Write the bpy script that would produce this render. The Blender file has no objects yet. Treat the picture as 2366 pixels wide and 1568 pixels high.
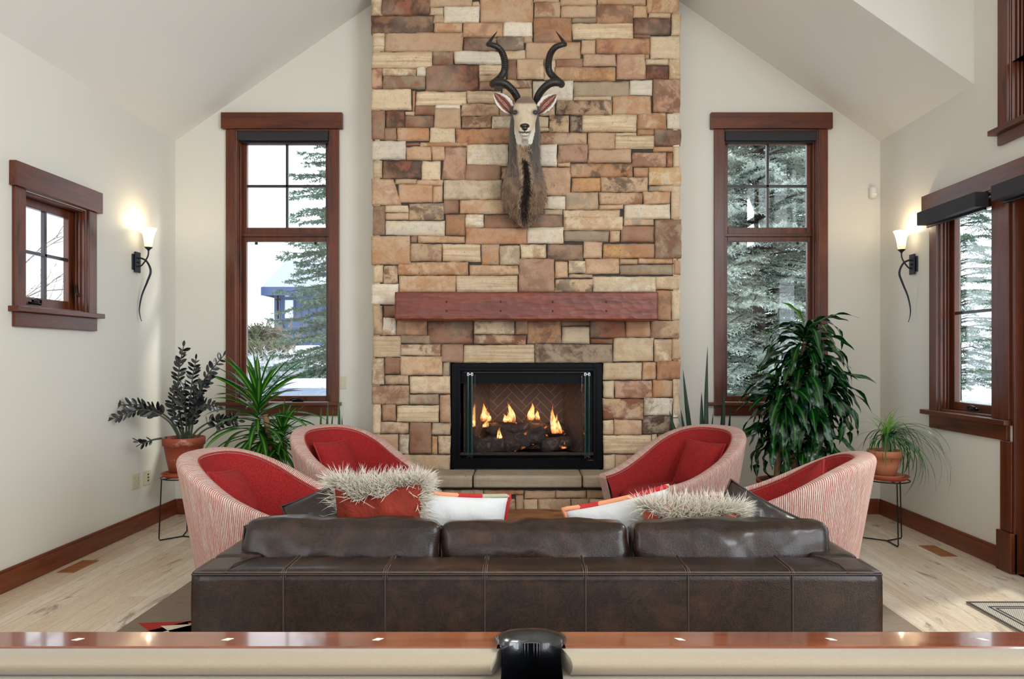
import bpy, bmesh, math, random
from mathutils import Vector, Matrix, noise as mn
random.seed(7)
C = bpy.context.scene
PI = math.pi
# ---------------------------------------------------------------- camera
F = 1600.0; VX = 1207.0; VY = 822.0; CH = 1.4
cam_d = bpy.data.cameras.new('camera'); cam = bpy.data.objects.new('camera', cam_d)
C.collection.objects.link(cam); C.camera = cam
cam.location = (0, 0, CH); cam.rotation_euler = (PI/2, 0, 0)
cam_d.sensor_width = 36; cam_d.lens = 36*F/2366
cam_d.shift_x = -(VX-1183)/2366; cam_d.shift_y = (VY-784)/2366
cam_d.clip_start = 0.05; cam_d.clip_end = 300
# ---------------------------------------------------------------- world, light, exposure
def lin(c):
    return tuple(((v/255)/12.92 if v/255 <= .04045 else ((v/255+.055)/1.055)**2.4) for v in c)
W = bpy.data.worlds.new('sky'); C.world = W; W.use_nodes = True
bg = W.node_tree.nodes['Background']; bg.inputs[0].default_value = (.84, .92, 1, 1); bg.inputs[1].default_value = 3.0
C.view_settings.view_transform = 'Standard'; C.view_settings.look = 'None'
C.view_settings.exposure = -0.06; C.view_settings.gamma = 1; C.view_settings.use_curve_mapping = False
C.cycles.use_denoising = True
C.cycles.max_bounces = 8; C.cycles.diffuse_bounces = 5; C.cycles.glossy_bounces = 4
C.cycles.transparent_max_bounces = 12; C.cycles.transmission_bounces = 4
C.cycles.sample_clamp_indirect = 6; C.cycles.caustics_reflective = False; C.cycles.caustics_refractive = False
def area(name, loc, rot, sx, sy, power, col=(1, 1, 1)):
    l = bpy.data.lights.new(name, 'AREA'); l.shape = 'RECTANGLE'; l.size = sx; l.size_y = sy
    l.energy = power; l.color = col
    o = bpy.data.objects.new(name, l); C.collection.objects.link(o); o.location = loc; o.rotation_euler = rot
    return o
# added area lamps at unseen openings behind and beside the viewer, brightening the room
area('added_rear_fill', (0, -3.72, 2.1), (PI/2, 0, 0), 5.2, 3.0, 10, (.97, .98, 1))      # faces +Y
area('added_left_fill', (-3.25, -1.2, 1.7), (PI/2, 0, -PI/2), 3.0, 2.1, 70, (.92, .96, 1))   # faces +X
area('added_right_fill', (3.33, -.6, 1.7), (PI/2, 0, PI/2), 3.6, 2.1, 190, (.86, .94, 1))    # faces -X
hi = area('added_high_fill', (3.40, -.2, 3.6), (0, 0, 0), 2.5, .9, 200, (.93, .97, 1))       # added lamp at an invented high opening, aimed down and across
hi.rotation_euler = Vector((-5.4, 2.6, -3.2)).to_track_quat('-Z', 'Y').to_euler()
sun_d = bpy.data.lights.new('sun', 'SUN'); sun_d.energy = 3.0; sun_d.angle = .12; sun_d.color = (1, .95, .86)
sun = bpy.data.objects.new('sun', sun_d); C.collection.objects.link(sun)
sun.rotation_euler = Vector((-.75, -.35, -.62)).to_track_quat('-Z', 'Y').to_euler()

# ---------------------------------------------------------------- helpers
def at(px, py, Y): return Vector(((px-VX)*Y/F, Y, CH-(py-VY)*Y/F))
class MB:
    def __init__(s): s.v = []; s.f = []; s.m = []; s.uv = []; s.c = []; s.sm = []
    def add(s, vs, fs, mi=0, uvs=None, cols=None, smooth=True):
        b = len(s.v); s.v += [tuple(p) for p in vs]
        if cols is None: s.c += [None]*len(vs)
        elif isinstance(cols, tuple): s.c += [cols]*len(vs)
        else: s.c += list(cols)
        s.uv += (list(uvs) if uvs else [(0, 0)]*len(vs))
        for f in fs: s.f.append(tuple(i+b for i in f)); s.m.append(mi); s.sm.append(smooth)
        return b
    def box(s, x0, x1, y0, y1, z0, z1, mi=0):
        vs = [(x, y, z) for z in (z0, z1) for y in (y0, y1) for x in (x0, x1)]
        s.add(vs, [(0, 2, 3, 1), (4, 5, 7, 6), (0, 1, 5, 4), (2, 6, 7, 3), (0, 4, 6, 2), (1, 3, 7, 5)], mi, smooth=False)
    def obox(s, c, ax, ay, az, mi=0):   # oriented box from centre and half axes
        c, ax, ay, az = map(Vector, (c, ax, ay, az))
        vs = [c+ax*i+ay*j+az*k for k in (-1, 1) for j in (-1, 1) for i in (-1, 1)]
        s.add(vs, [(0, 2, 3, 1), (4, 5, 7, 6), (0, 1, 5, 4), (2, 6, 7, 3), (0, 4, 6, 2), (1, 3, 7, 5)], mi, smooth=False)
    def grid(s, P, mi=0, uvs=None, cols=None, close_u=False, close_v=False, smooth=True):
        nu, nv = len(P), len(P[0]); fs = []
        for i in range(nu if close_u else nu-1):
            for j in range(nv if close_v else nv-1):
                a, b = i, (i+1) % nu; c, d = j, (j+1) % nv
                fs.append((a*nv+c, b*nv+c, b*nv+d, a*nv+d))
        fl = lambda G: [q for r in G for q in r]
        return s.add(fl(P), fs, mi, fl(uvs) if uvs else None, fl(cols) if isinstance(cols, list) else cols, smooth)
    def tube(s, pts, r, n=8, mi=0, cap=True, flat=1.0, cols=None):
        pts = [Vector(p) for p in pts]; N = len(pts)
        rs = r if isinstance(r, (list, tuple)) else [r]*N
        up = None; rings = []; L = 0
        uv = []
        for i, p in enumerate(pts):
            t = (pts[min(i+1, N-1)]-pts[max(i-1, 0)])
            t = t.normalized() if t.length > 1e-9 else Vector((0, 0, 1))
            if up is None:
                up = Vector((0, 0, 1)) if abs(t.z) < .9 else Vector((1, 0, 0))
            sd = t.cross(up)
            if sd.length < 1e-5: sd = t.orthogonal()
            sd.normalize(); up = sd.cross(t).normalized()
            if i: L += (p-pts[i-1]).length
            rings.append([p+(sd*math.cos(2*PI*k/n)+up*flat*math.sin(2*PI*k/n))*rs[i] for k in range(n)])
            uv.append([(k/n, L) for k in range(n)])
        s.grid(rings, mi, uv, cols, close_v=True)
        if cap:
            s.add(rings[0], [tuple(range(n))], mi, cols=cols); s.add(rings[-1], [tuple(reversed(range(n)))], mi, cols=cols)
    def lathe(s, prof, c=(0, 0, 0), n=32, mi=0, cols=None):
        c = Vector(c)
        P = [[c+Vector((r*math.cos(2*PI*k/n), r*math.sin(2*PI*k/n), z)) for r, z in prof] for k in range(n)]
        uv = [[(k/n*2*PI*max(.001, prof[0][0]), z) for r, z in prof] for k in range(n)]
        s.grid(P, mi, uv, cols, close_u=True)
    def sphere(s, c, rx, ry=None, rz=None, nu=16, nv=10, mi=0):
        ry = ry or rx; rz = rz or rx; c = Vector(c)
        P = [[c+Vector((rx*math.sin(PI*j/nv)*math.cos(2*PI*i/nu), ry*math.sin(PI*j/nv)*math.sin(2*PI*i/nu), rz*math.cos(PI*j/nv))) for j in range(nv+1)] for i in range(nu)]
        s.grid(P, mi, close_u=True)
    def prism(s, poly, d, mi=0):       # polygon of 3D points pushed along vector d
        poly = [Vector(p) for p in poly]; d = Vector(d); n = len(poly)
        vs = poly+[p+d for p in poly]
        fs = [tuple(range(n)), tuple(reversed(range(n, 2*n)))]+[(i, (i+n), ((i+1) % n)+n, (i+1) % n) for i in range(n)]
        s.add(vs, fs, mi, smooth=False)
    def build(s, name, mats, parent=None, bevel=0, seg=2, world=True, fixn=True, sub=0, weld=False):
        me = bpy.data.meshes.new(name)
        off = parent_loc(parent) if (parent is not None and world) else Vector((0, 0, 0))
        me.from_pydata([tuple(Vector(p)-off) for p in s.v], [], s.f)
        if not isinstance(mats, (list, tuple)): mats = [mats]
        for m in mats: me.materials.append(m)
        me.polygons.foreach_set('material_index', s.m)
        me.polygons.foreach_set('use_smooth', s.sm)
        uvl = me.uv_layers.new(name='UVMap')
        li = [0]*len(me.loops); me.loops.foreach_get('vertex_index', li)
        fl = []
        for i in li: fl += s.uv[i]
        uvl.data.foreach_set('uv', fl)
        if any(c is not None for c in s.c):
            at_ = me.color_attributes.new('Col', 'FLOAT_COLOR', 'POINT'); fl = []
            for c in s.c: fl += (list(c)+[1])[:4] if c is not None else [1, 1, 1, 1]
            at_.data.foreach_set('color', fl)
        me.update()
        if fixn or weld:
            b = bmesh.new(); b.from_mesh(me)
            if weld: bmesh.ops.remove_doubles(b, verts=b.verts, dist=1e-5)
            if fixn: bmesh.ops.recalc_face_normals(b, faces=b.faces)
            b.to_mesh(me); b.free()
        o = bpy.data.objects.new(name, me); C.collection.objects.link(o)
        if parent is not None: o.parent = parent
        if bevel:
            m = o.modifiers.new('bevel', 'BEVEL'); m.width = bevel; m.segments = seg; m.limit_method = 'ANGLE'; m.angle_limit = .6
            m.harden_normals = False
        if sub:
            m = o.modifiers.new('sub', 'SUBSURF'); m.levels = sub; m.render_levels = sub
        return o
def parent_loc(o):
    v = Vector((0, 0, 0))
    while o is not None: v += o.location; o = o.parent
    return v
def thing(name, label, cat, loc=(0, 0, 0), rz=0, group=None):
    o = bpy.data.objects.new(name, None); C.collection.objects.link(o); o.empty_display_size = .1
    o.location = loc; o.rotation_euler = (0, 0, rz); return tag(o, label, cat, group)
def tag(o, label, cat, group=None, kind=None):
    o['label'] = label; o['category'] = cat
    if group: o['group'] = group
    if kind: o['kind'] = kind
    return o
def struct(o, label=None):
    o['kind'] = 'structure'
    if label: o['label'] = label
    return o
def sempty(name, loc):
    o = bpy.data.objects.new(name, None); C.collection.objects.link(o); o.location = loc; o['kind'] = 'structure'; return o
def lerp(a, b, t): return a+(b-a)*t
def sstep(t): t = max(0, min(1, t)); return t*t*(3-2*t)
def spline(pts, n):                   # Catmull-Rom through points
    P = [Vector(p) for p in pts]; P = [P[0]*2-P[1]]+P+[P[-1]*2-P[-2]]; out = []
    m = len(P)-3
    for i in range(n+1):
        u = i/n*m; k = min(int(u), m-1); t = u-k; a, b, c, d = P[k:k+4]
        out.append(.5*((2*b)+(c-a)*t+(2*a-5*b+4*c-d)*t*t+(3*b-a-3*c+d)*t**3))
    return out
def interp(tab, t):
    for (a, va), (b, vb) in zip(tab, tab[1:]):
        if t <= b: return lerp(va, vb, 0 if b == a else (t-a)/(b-a))
    return tab[-1][1]
def soft_box(mb, hx, hy, hz, r, bulge=(0, 0, 0), n=(12, 6, 6), nz=0, ns=6, mat=None, mi=0, seed=0, rot=None, loc=(0, 0, 0)):
    """rounded, cushion-like box about the origin"""
    loc = Vector(loc); idx = {}; vs = []; fs = []
    nx, ny, nzz = n
    def V(i, j, k):
        if (i, j, k) in idx: return idx[(i, j, k)]
        u, v, w = 2*i/nx-1, 2*j/ny-1, 2*k/nzz-1
        p = Vector((u*hx, v*hy, w*hz)); q = Vector((max(-hx+r, min(hx-r, p.x)), max(-hy+r, min(hy-r, p.y)), max(-hz+r, min(hz-r, p.z))))
        d = p-q
        if d.length > 1e-9: p = q+d.normalized()*min(r, max(abs(d.x), abs(d.y), abs(d.z)))
        p.x += (1 if u > 0 else -1)*(abs(u)**2)*bulge[0]*(1-v*v)*(1-w*w)
        p.y += (1 if v > 0 else -1)*(abs(v)**2)*bulge[1]*(1-u**4)*(1-w*w)
        p.z += (1 if w > 0 else -1)*(abs(w)**2)*bulge[2]*(1-u**4)*(1-v*v)
        if nz:
            s = mn.noise(Vector((p.x*ns+seed*7, p.y*ns, p.z*ns*1.6)))+.5*mn.noise(Vector((p.x*ns*2.3+seed*3, p.y*ns*2, p.z*ns*2)))
            p += p.normalized()*s*nz
        if rot is not None: p = rot @ p
        idx[(i, j, k)] = len(vs); vs.append(p+loc); return idx[(i, j, k)]
    for i in range(nx):
        for j in range(ny):
            fs.append((V(i, j, 0), V(i, j+1, 0), V(i+1, j+1, 0), V(i+1, j, 0)))
            fs.append((V(i, j, nzz), V(i+1, j, nzz), V(i+1, j+1, nzz), V(i, j+1, nzz)))
    for i in range(nx):
        for k in range(nzz):
            fs.append((V(i, 0, k), V(i+1, 0, k), V(i+1, 0, k+1), V(i, 0, k+1)))
            fs.append((V(i, ny, k), V(i, ny, k+1), V(i+1, ny, k+1), V(i+1, ny, k)))
    for j in range(ny):
        for k in range(nzz):
            fs.append((V(0, j, k), V(0, j, k+1), V(0, j+1, k+1), V(0, j+1, k)))
            fs.append((V(nx, j, k), V(nx, j+1, k), V(nx, j+1, k+1), V(nx, j, k+1)))
    mb.add(vs, fs, mi)

# ---------------------------------------------------------------- materials
class NT:
    def __init__(s, name):
        s.mat = bpy.data.materials.new(name); s.mat.use_nodes = True; s.t = s.mat.node_tree; s.n = s.t.nodes
        s.b = s.n['Principled BSDF']; s.out = s.n['Material Output']
    def node(s, typ, ins=None, **props):
        nd = s.n.new(typ)
        for k, v in props.items(): setattr(nd, k, v)
        for k, v in (ins or {}).items(): s.set(nd, k, v)
        return nd
    def set(s, nd, k, v):
        i = nd.inputs[k]
        if isinstance(v, bpy.types.NodeSocket): s.t.links.new(v, i)
        else:
            if isinstance(v, tuple) and len(v) == 3 and i.type == 'RGBA': v = (*v, 1)
            i.default_value = v
    def P(s, **k):
        for a, v in k.items(): s.set(s.b, a.replace('_', ' '), v)
    def coord(s, which='Object', scale=(1, 1, 1), rot=(0, 0, 0), loc=(0, 0, 0), vec=None):
        if vec is None: vec = s.node('ShaderNodeTexCoord').outputs[which]
        return s.node('ShaderNodeMapping', {'Vector': vec, 'Scale': scale, 'Rotation': rot, 'Location': loc}).outputs[0]
    def noise(s, vec, scale=5, detail=4, rough=.55, dist=0, color=False):
        return s.node('ShaderNodeTexNoise', {'Vector': vec, 'Scale': scale, 'Detail': detail, 'Roughness': rough, 'Distortion': dist}).outputs[1 if color else 0]
    def ramp(s, fac, stops, interp='LINEAR'):
        r = s.n.new('ShaderNodeValToRGB'); s.set(r, 0, fac); e = r.color_ramp.elements; r.color_ramp.interpolation = interp
        while len(e) < len(stops): e.new(.5)
        for i, (p, c) in enumerate(stops):
            e[i].position = p; e[i].color = (*(c if isinstance(c, tuple) else (c, c, c)), 1)
        return r.outputs[0]
    def mix(s, fac, a, b, mode='MIX'):
        m = s.node('ShaderNodeMix', data_type='RGBA', blend_type=mode)
        s.set(m, 0, fac); s.set(m, 6, a if not (isinstance(a, tuple) and len(a) == 3) else (*a, 1)); s.set(m, 7, b if not (isinstance(b, tuple) and len(b) == 3) else (*b, 1))
        return m.outputs[2]
    def math(s, op, a, b=0.0, c=None):
        m = s.node('ShaderNodeMath', {0: a, 1: b}, operation=op)
        if c is not None: s.set(m, 2, c)
        return m.outputs[0]
    def bump(s, h, strength=.3, dist=.01):
        s.P(Normal=s.node('ShaderNodeBump', {'Height': h, 'Strength': strength, 'Distance': dist}).outputs[0])
def plain(name, rgb, rough=.5, metal=0, bump=None, var=0, coat=0, spec=None, sheen=0, vs=8):
    m = NT(name); c = lin(rgb); m.P(Roughness=rough, Metallic=metal)
    v = m.coord()
    if var:
        m.P(Base_Color=m.mix(m.noise(v, vs, 5), tuple(x*(1-var) for x in c), tuple(min(1, x*(1+var)) for x in c)))
    else: m.P(Base_Color=c)
    if bump: m.bump(m.noise(v, bump[0], 4), bump[1], bump[2] if len(bump) > 2 else .005)
    if coat: m.P(Coat_Weight=coat, Coat_Roughness=.12)
    if spec is not None: m.P(**{'Specular_IOR_Level': spec})
    if sheen: m.P(Sheen_Weight=sheen)
    return m.mat
def wood(name, c1, c2, axis='X', rough=.36, knots=True, coat=.15, gs=1.0, dark=None):
    m = NT(name); sc = {'X': (.6, 8, 8), 'Y': (8, .6, 8), 'Z': (8, 8, .6)}[axis]; sc = tuple(a*gs for a in sc)
    v = m.coord(scale=sc); g = m.noise(v, 2.2, 6, .6, 1.2)
    col = m.ramp(g, [(.25, lin(c1)), (.75, lin(c2))])
    fine = m.noise(m.coord(scale=tuple(a*5 for a in sc)), 4, 3)
    col = m.mix(m.ramp(fine, [(.35, .0), (.7, .35)]), col, tuple(x*.45 for x in lin(c1)))
    if knots:
        kv = m.coord(scale={'X': (2.2, 9, 9), 'Y': (9, 2.2, 9), 'Z': (9, 9, 2.2)}[axis])
        k = m.noise(kv, 1.1, 2, .5, .5)
        col = m.mix(m.ramp(k, [(.66, .0), (.76, .85)]), col, dark or tuple(x*.2 for x in lin(c1)))
    m.P(Base_Color=col, Roughness=rough, Coat_Weight=coat, Coat_Roughness=.06 if coat > .8 else .22)
    m.bump(g, .12 if coat < .8 else .03, .004)
    return m.mat
TR1, TR2 = (62, 24, 8), (118, 54, 20)
wood_x = wood('stained_alder_x', TR1, TR2, 'X'); wood_y = wood('stained_alder_y', TR1, TR2, 'Y'); wood_z = wood('stained_alder_z', TR1, TR2, 'Z')
base_x = wood('stained_base_x', (92, 40, 20), (142, 72, 38), 'X'); base_y = wood('stained_base_y', (92, 40, 20), (142, 72, 38), 'Y')
def wall_mat(name, rgb):
    m = NT(name); v = m.coord(); n = m.noise(v, 60, 3)
    m.P(Base_Color=m.mix(m.noise(v, .8, 2), tuple(x*.97 for x in lin(rgb)), lin(rgb)), Roughness=.75)
    m.bump(n, .05, .003); return m.mat
m_wall = wall_mat('cream_wall_paint', (222, 219, 209)); m_ceil = wall_mat('ceiling_paint', (230, 228, 222))
m_blackmetal = plain('black_metal', (14, 15, 18), .38, .3, var=.2)
m_dark = plain('bronze_hardware', (38, 32, 30), .3, .8)
m_shade = plain('charcoal_shade_fabric', (40, 38, 42), .7, bump=(400, .2, .002))
m_white = plain('white_plastic', (225, 222, 214), .35)
m_almond = plain('almond_plastic', (205, 198, 172), .35)
m_slot = plain('socket_slot', (40, 38, 34), .5)
m_clad = plain('dark_sash_cladding', (52, 46, 48), .35, .2, coat=.3)
def glass_mat():
    m = NT('window_glass'); t = m.node('ShaderNodeBsdfTransparent', {'Color': (.97, .985, .98)}); g = m.node('ShaderNodeBsdfGlossy', {'Color': (1, 1, 1), 'Roughness': .0})
    f = m.node('ShaderNodeFresnel', {'IOR': m.math('MULTIPLY_ADD', m.node('ShaderNodeNewGeometry').outputs['Backfacing'], -.8333, 1.5)}); mx = m.node('ShaderNodeMixShader', {0: f.outputs[0], 1: t.outputs[0], 2: g.outputs[0]})
    m.t.links.new(mx.outputs[0], m.out.inputs[0]); return m.mat
m_glass = glass_mat()

# ---------------------------------------------------------------- room shell
XL, XR, YB = -3.076, 3.172, 6.14
EZ = 3.305; PITCH = .695; XM = (XL+XR)/2; RZ = EZ+PITCH*(XM-XL); YD = 4.866; YR = -3.6; TH = .16
def planks():
    m = NT('wide_hickory_planks'); v = m.coord(rot=(0, 0, PI/2))
    b = m.node('ShaderNodeTexBrick', {'Vector': v, 'Scale': 1.0, 'Color1': (0, 0, 0), 'Color2': (1, 1, 1), 'Mortar': (.5, .5, .5), 'Mortar Size': .0012, 'Mortar Smooth': .2, 'Bias': 0, 'Brick Width': 1.7, 'Row Height': .128})
    b.offset = .37; b.offset_frequency = 3
    rnd = m.node('ShaderNodeSeparateColor', {0: b.outputs[0]}).outputs[0]
    vv = m.node('ShaderNodeVectorMath', {0: m.coord(), 1: m.node('ShaderNodeCombineXYZ', {0: m.math('MULTIPLY', rnd, 13.0), 1: m.math('MULTIPLY', rnd, 7.0)}).outputs[0]}, operation='ADD').outputs[0]
    g = m.noise(m.coord(vec=vv, scale=(9, .9, 1)), 2.0, 6, .62, 1.8)
    base = m.ramp(rnd, [(0, lin((214, 194, 164))), (.35, lin((238, 224, 200))), (.7, lin((242, 232, 212))), (1, lin((226, 206, 176)))])
    col = m.mix(m.ramp(g, [(.35, 0.0), (.75, .6)]), base, lin((204, 168, 130)))
    k = m.noise(m.coord(vec=vv, scale=(6, 1.3, 1)), 1.5, 5, .7, 1.0)
    col = m.mix(m.ramp(k, [(.585, 0.0), (.68, .75)]), col, lin((94, 58, 34)))
    cr = m.noise(m.coord(vec=vv, scale=(14, 1.0, 1)), 2.6, 8, .75, 2.2)
    col = m.mix(m.ramp(cr, [(.485, 0.0), (.5, .55), (.515, 0.0)]), col, lin((96, 64, 40)))
    col = m.mix(m.ramp(b.outputs[1], [(.1, 0.0), (.6, .7)]), col, lin((90, 62, 40)))
    m.P(Base_Color=col, Roughness=m.ramp(g, [(0, .3), (1, .42)]), Coat_Weight=.5, Coat_Roughness=.25)
    m.bump(m.math('SUBTRACT', g, b.outputs[1]), .12, .003)
    return m.mat
mb = MB(); mb.box(XL-TH, XR+TH, YR-TH, YB+TH, -.22, 0)
struct(mb.build('floor', planks()))
def wall_panel(name, axis, pos, th, u0, u1, z0, z1, holes, top=None, mat=None):
    """vertical wall with rectangular holes; axis 'Y' = facing along Y (u = x), axis 'X' = u is y; th is signed outward thickness"""
    mb = MB(); us = sorted({u0, u1, *[h[0] for h in holes], *[h[1] for h in holes]}|(set([XM]) if top else set()))
    zs = [z for z in sorted({z0, z1, *[h[2] for h in holes], *[h[3] for h in holes]}) if z <= z1]
    def pt(u, d, z): return (u, pos+d, z) if axis == 'Y' else (pos+d, u, z)
    def cell(a, b, c, d):
        return any(h[0] <= a+1e-6 and h[1] >= b-1e-6 and h[2] <= c+1e-6 and h[3] >= min(d, z1)-1e-6 for h in holes)
    for a, b in zip(us, us[1:]):
        for c, d in zip(zs, zs[1:]):
            if cell(a, b, c, d): continue
            for dd in (0, th): mb.add([pt(a, dd, c), pt(b, dd, c), pt(b, dd, d), pt(a, dd, d)], [(0, 1, 2, 3)], smooth=False)
        if top:
            zb = max([z1]+[h[3] for h in holes if h[0] <= a+1e-6 and h[1] >= b-1e-6])
            for dd in (0, th): mb.add([pt(a, dd, zb), pt(b, dd, zb), pt(b, dd, top(b)), pt(a, dd, top(a))], [(0, 1, 2, 3)], smooth=False)
    for h in holes:
        a, b, c, d = h
        for (p, q) in (((a, c), (b, c)), ((a, d), (b, d)), ((a, c), (a, d)), ((b, c), (b, d))):
            mb.add([pt(p[0], 0, p[1]), pt(q[0], 0, q[1]), pt(q[0], th, q[1]), pt(p[0], th, p[1])], [(0, 1, 2, 3)], smooth=False)
    zt = (lambda u: top(u)) if top else (lambda u: z1)
    for a, b in zip(us, us[1:]): mb.add([pt(a, 0, zt(a)), pt(b, 0, zt(b)), pt(b, th, zt(b)), pt(a, th, zt(a))], [(0, 1, 2, 3)], smooth=False)
    for u in (u0, u1): mb.add([pt(u, 0, z0), pt(u, 0, zt(u)), pt(u, th, zt(u)), pt(u, th, z0)], [(0, 1, 2, 3)], smooth=False)
    return struct(mb.build(name, mat or m_wall, weld=True))
BS = YB/F
def bx(px): return (px-VX)*BS
def bz(py): return CH-(py-VY)*BS
# openings (inner clear sizes)
WB1 = (bx(546), bx(763), bz(934), bz(300)); WB2 = (bx(1671), bx(1889), bz(934), bz(300))
WL = (4.26, 4.88, 1.70, 2.42); WR = (4.645, 5.27, .985, 2.50); DR = (3.5, 4.455, 0.0, 2.50); WU = (2.2, 4.50, 2.90, 3.98)
top = lambda u: EZ+PITCH*((u-XL) if u < XM else (XR-u))
wall_panel('wall_back', 'Y', YB, TH, XL, XR, 0, EZ, [WB1, WB2, (-.54, .61, .52, 1.285)], top)
wall_panel('wall_left', 'X', XL, -TH, YR, YB+TH, 0, EZ+.05, [WL, (-2.7, .3, .7, 2.75)])
wall_panel('wall_right', 'X', XR, TH, YR, YB+TH, 0, EZ, [WR, DR, (-2.4, 1.2, .7, 2.75), (WU[0], WU[1], WU[2], EZ), (-1.5, 1.1, 2.95, EZ)])
wall_panel('wall_right_upper', 'X', XR, TH, YR, YD, EZ, 5.4, [(WU[0], WU[1], EZ, WU[3]), (-1.5, 1.1, EZ, 4.1)])
wall_panel('wall_rear', 'Y', YR, -TH, XL, XR, 0, EZ, [(-2.6, 2.6, .6, 3.1)], top)
# ceiling slopes
mb = MB()
mb.prism([(XL-.1, YR-TH, EZ-.1*PITCH), (XM, YR-TH, RZ), (XM, YR-TH, RZ+.15), (XL-.1, YR-TH, EZ-.1*PITCH+.15)], (0, YB+TH-YR+TH, 0))
mb.prism([(XR+.1, YD, EZ-.1*PITCH), (XM, YD, RZ), (XM, YD, RZ+.15), (XR+.1, YD, EZ-.1*PITCH+.15)], (0, YB+TH-YD, 0))
mb.box(XM-.3, XR+TH, YR-TH, YD, 5.3, 5.45)
struct(mb.build('ceiling', m_ceil))
# cheek of the dormer: vertical triangle above the slope edge
mb = MB(); mb.prism([(XR+TH, YD-.004, EZ-TH*PITCH), (XR+TH, YD-.004, 5.3), (XR-(5.3-EZ)/PITCH, YD-.004, 5.3)], (0, .003, 0))
struct(mb.build('wall_dormer_side', m_wall))
# ---------------------------------------------------------------- windows
def T_back(u, d, z): return (u, YB-d, z)          # u = x, d = distance into the room
def T_left(u, d, z): return (XL+d, u, z)
def T_right(u, d, z): return (XR-d, u, z)
def tb(mb, T, u0, u1, d0, d1, z0, z1, mi=0):
    a = T(u0, d0, z0); b = T(u1, d1, z1)
    mb.box(min(a[0], b[0]), max(a[0], b[0]), min(a[1], b[1]), max(a[1], b[1]), min(a[2], b[2]), max(a[2], b[2]), mi)
def window(name, T, hole, along, casing, header, sill, apron, sashes, sash_d=-.075, wmat=None, crank=None, latch=None):
    """casing: (outer u0, outer u1); header: (u0,u1,z0,z1); sill: (u0,u1,z0,z1); apron: (u0,u1,z0,z1)
       sashes: list of (u0,u1,z0,z1,frame width,[muntin u],[muntin z])"""
    u0, u1, z0, z1 = hole; c = T((u0+u1)/2, 0, z0)
    r = sempty(name, c); hm = wood_x if along == 'X' else wood_y
    if header:
        mb = MB(); tb(mb, T, *header[:2], .001, .045, *header[2:]); mb.build('header', hm, r, .004)
    mb = MB()
    tb(mb, T, casing[0], u0, .001, .024, z0-.002, header[2] if header else z1); tb(mb, T, u1, casing[1], .001, .024, z0-.002, header[2] if header else z1)
    mb.build('casing', wood_z, r, .003)
    mb = MB(); t = .014                                     # jamb liner
    for a in ((u0, u0+t, z0, z1), (u1-t, u1, z0, z1)): tb(mb, T, a[0], a[1], -.15, 0, a[2], a[3])
    tb(mb, T, u0, u1, -.15, 0, z1-t, z1); tb(mb, T, u0, u1, -.15, 0, z0, z0+t)
    for k in (.03, .055):                                   # stops
        tb(mb, T, u0+t, u0+t+.012, -k-.008, -k+.004, z0, z1); tb(mb, T, u1-t-.012, u1-t, -k-.008, -k+.004, z0, z1)
    mb.build('jamb', wood_z, r, .002)
    mb = MB(); tb(mb, T, sill[0], sill[1], -.01, .065, sill[2], sill[3]); mb.build('sill', hm, r, .004)
    mb = MB(); tb(mb, T, apron[0], apron[1], .001, .026, apron[2], apron[3]); mb.build('apron', hm, r, .003)
    for (a, b, c0, c1, fw, mu, mz) in sashes:
        mb = MB(); d0, d1 = sash_d-.04, sash_d
        tb(mb, T, a, a+fw, d0, d1, c0, c1); tb(mb, T, b-fw, b, d0, d1, c0, c1)
        tb(mb, T, a+fw, b-fw, d0, d1, c0, c0+fw*1.15); tb(mb, T, a+fw, b-fw, d0, d1, c1-fw, c1)
        s = mb.build('sash', wmat or wood_z, r, .004)
        mb = MB()
        for q in mu: tb(mb, T, q-.011, q+.011, d0+.008, d1-.004, c0+fw, c1-fw)
        for q in mz: tb(mb, T, a+fw, b-fw, d0+.008, d1-.004, q-.011, q+.011)
        if mu or mz: mb.build('muntin', m_clad, s, .002)
        mb = MB(); tb(mb, T, a+fw-.005, b-fw+.005, d0+.018, d0+.0235, c0+fw, c1-fw); mb.build('glass', m_glass, s)
    if crank is not None:
        u, z = crank; mb = MB(); c_ = lambda a, d, h: Vector(T(u+a, d, z+h))
        mb.tube([c_(-.05, -.035, .01), c_(0, -.032, .016), c_(.05, -.035, .01)], [.010, .016, .010], 8)
        mb.tube([c_(.045, -.03, .014), c_(.02, -.012, .032), c_(-.03, -.005, .036), c_(-.06, -.008, .024)], [.007, .006, .006, .009], 8)
        mb.build('crank_handle', m_dark, r)
    if latch is not None:
        u, z = latch; mb = MB(); c_ = lambda a, d, h: Vector(T(u+a, d, z+h))
        mb.tube([c_(0, -.05, .05), c_(0, -.045, 0), c_(0, -.03, -.035)], [.006, .008, .006], 8); mb.build('latch', m_dark, r)
    return r
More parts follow.
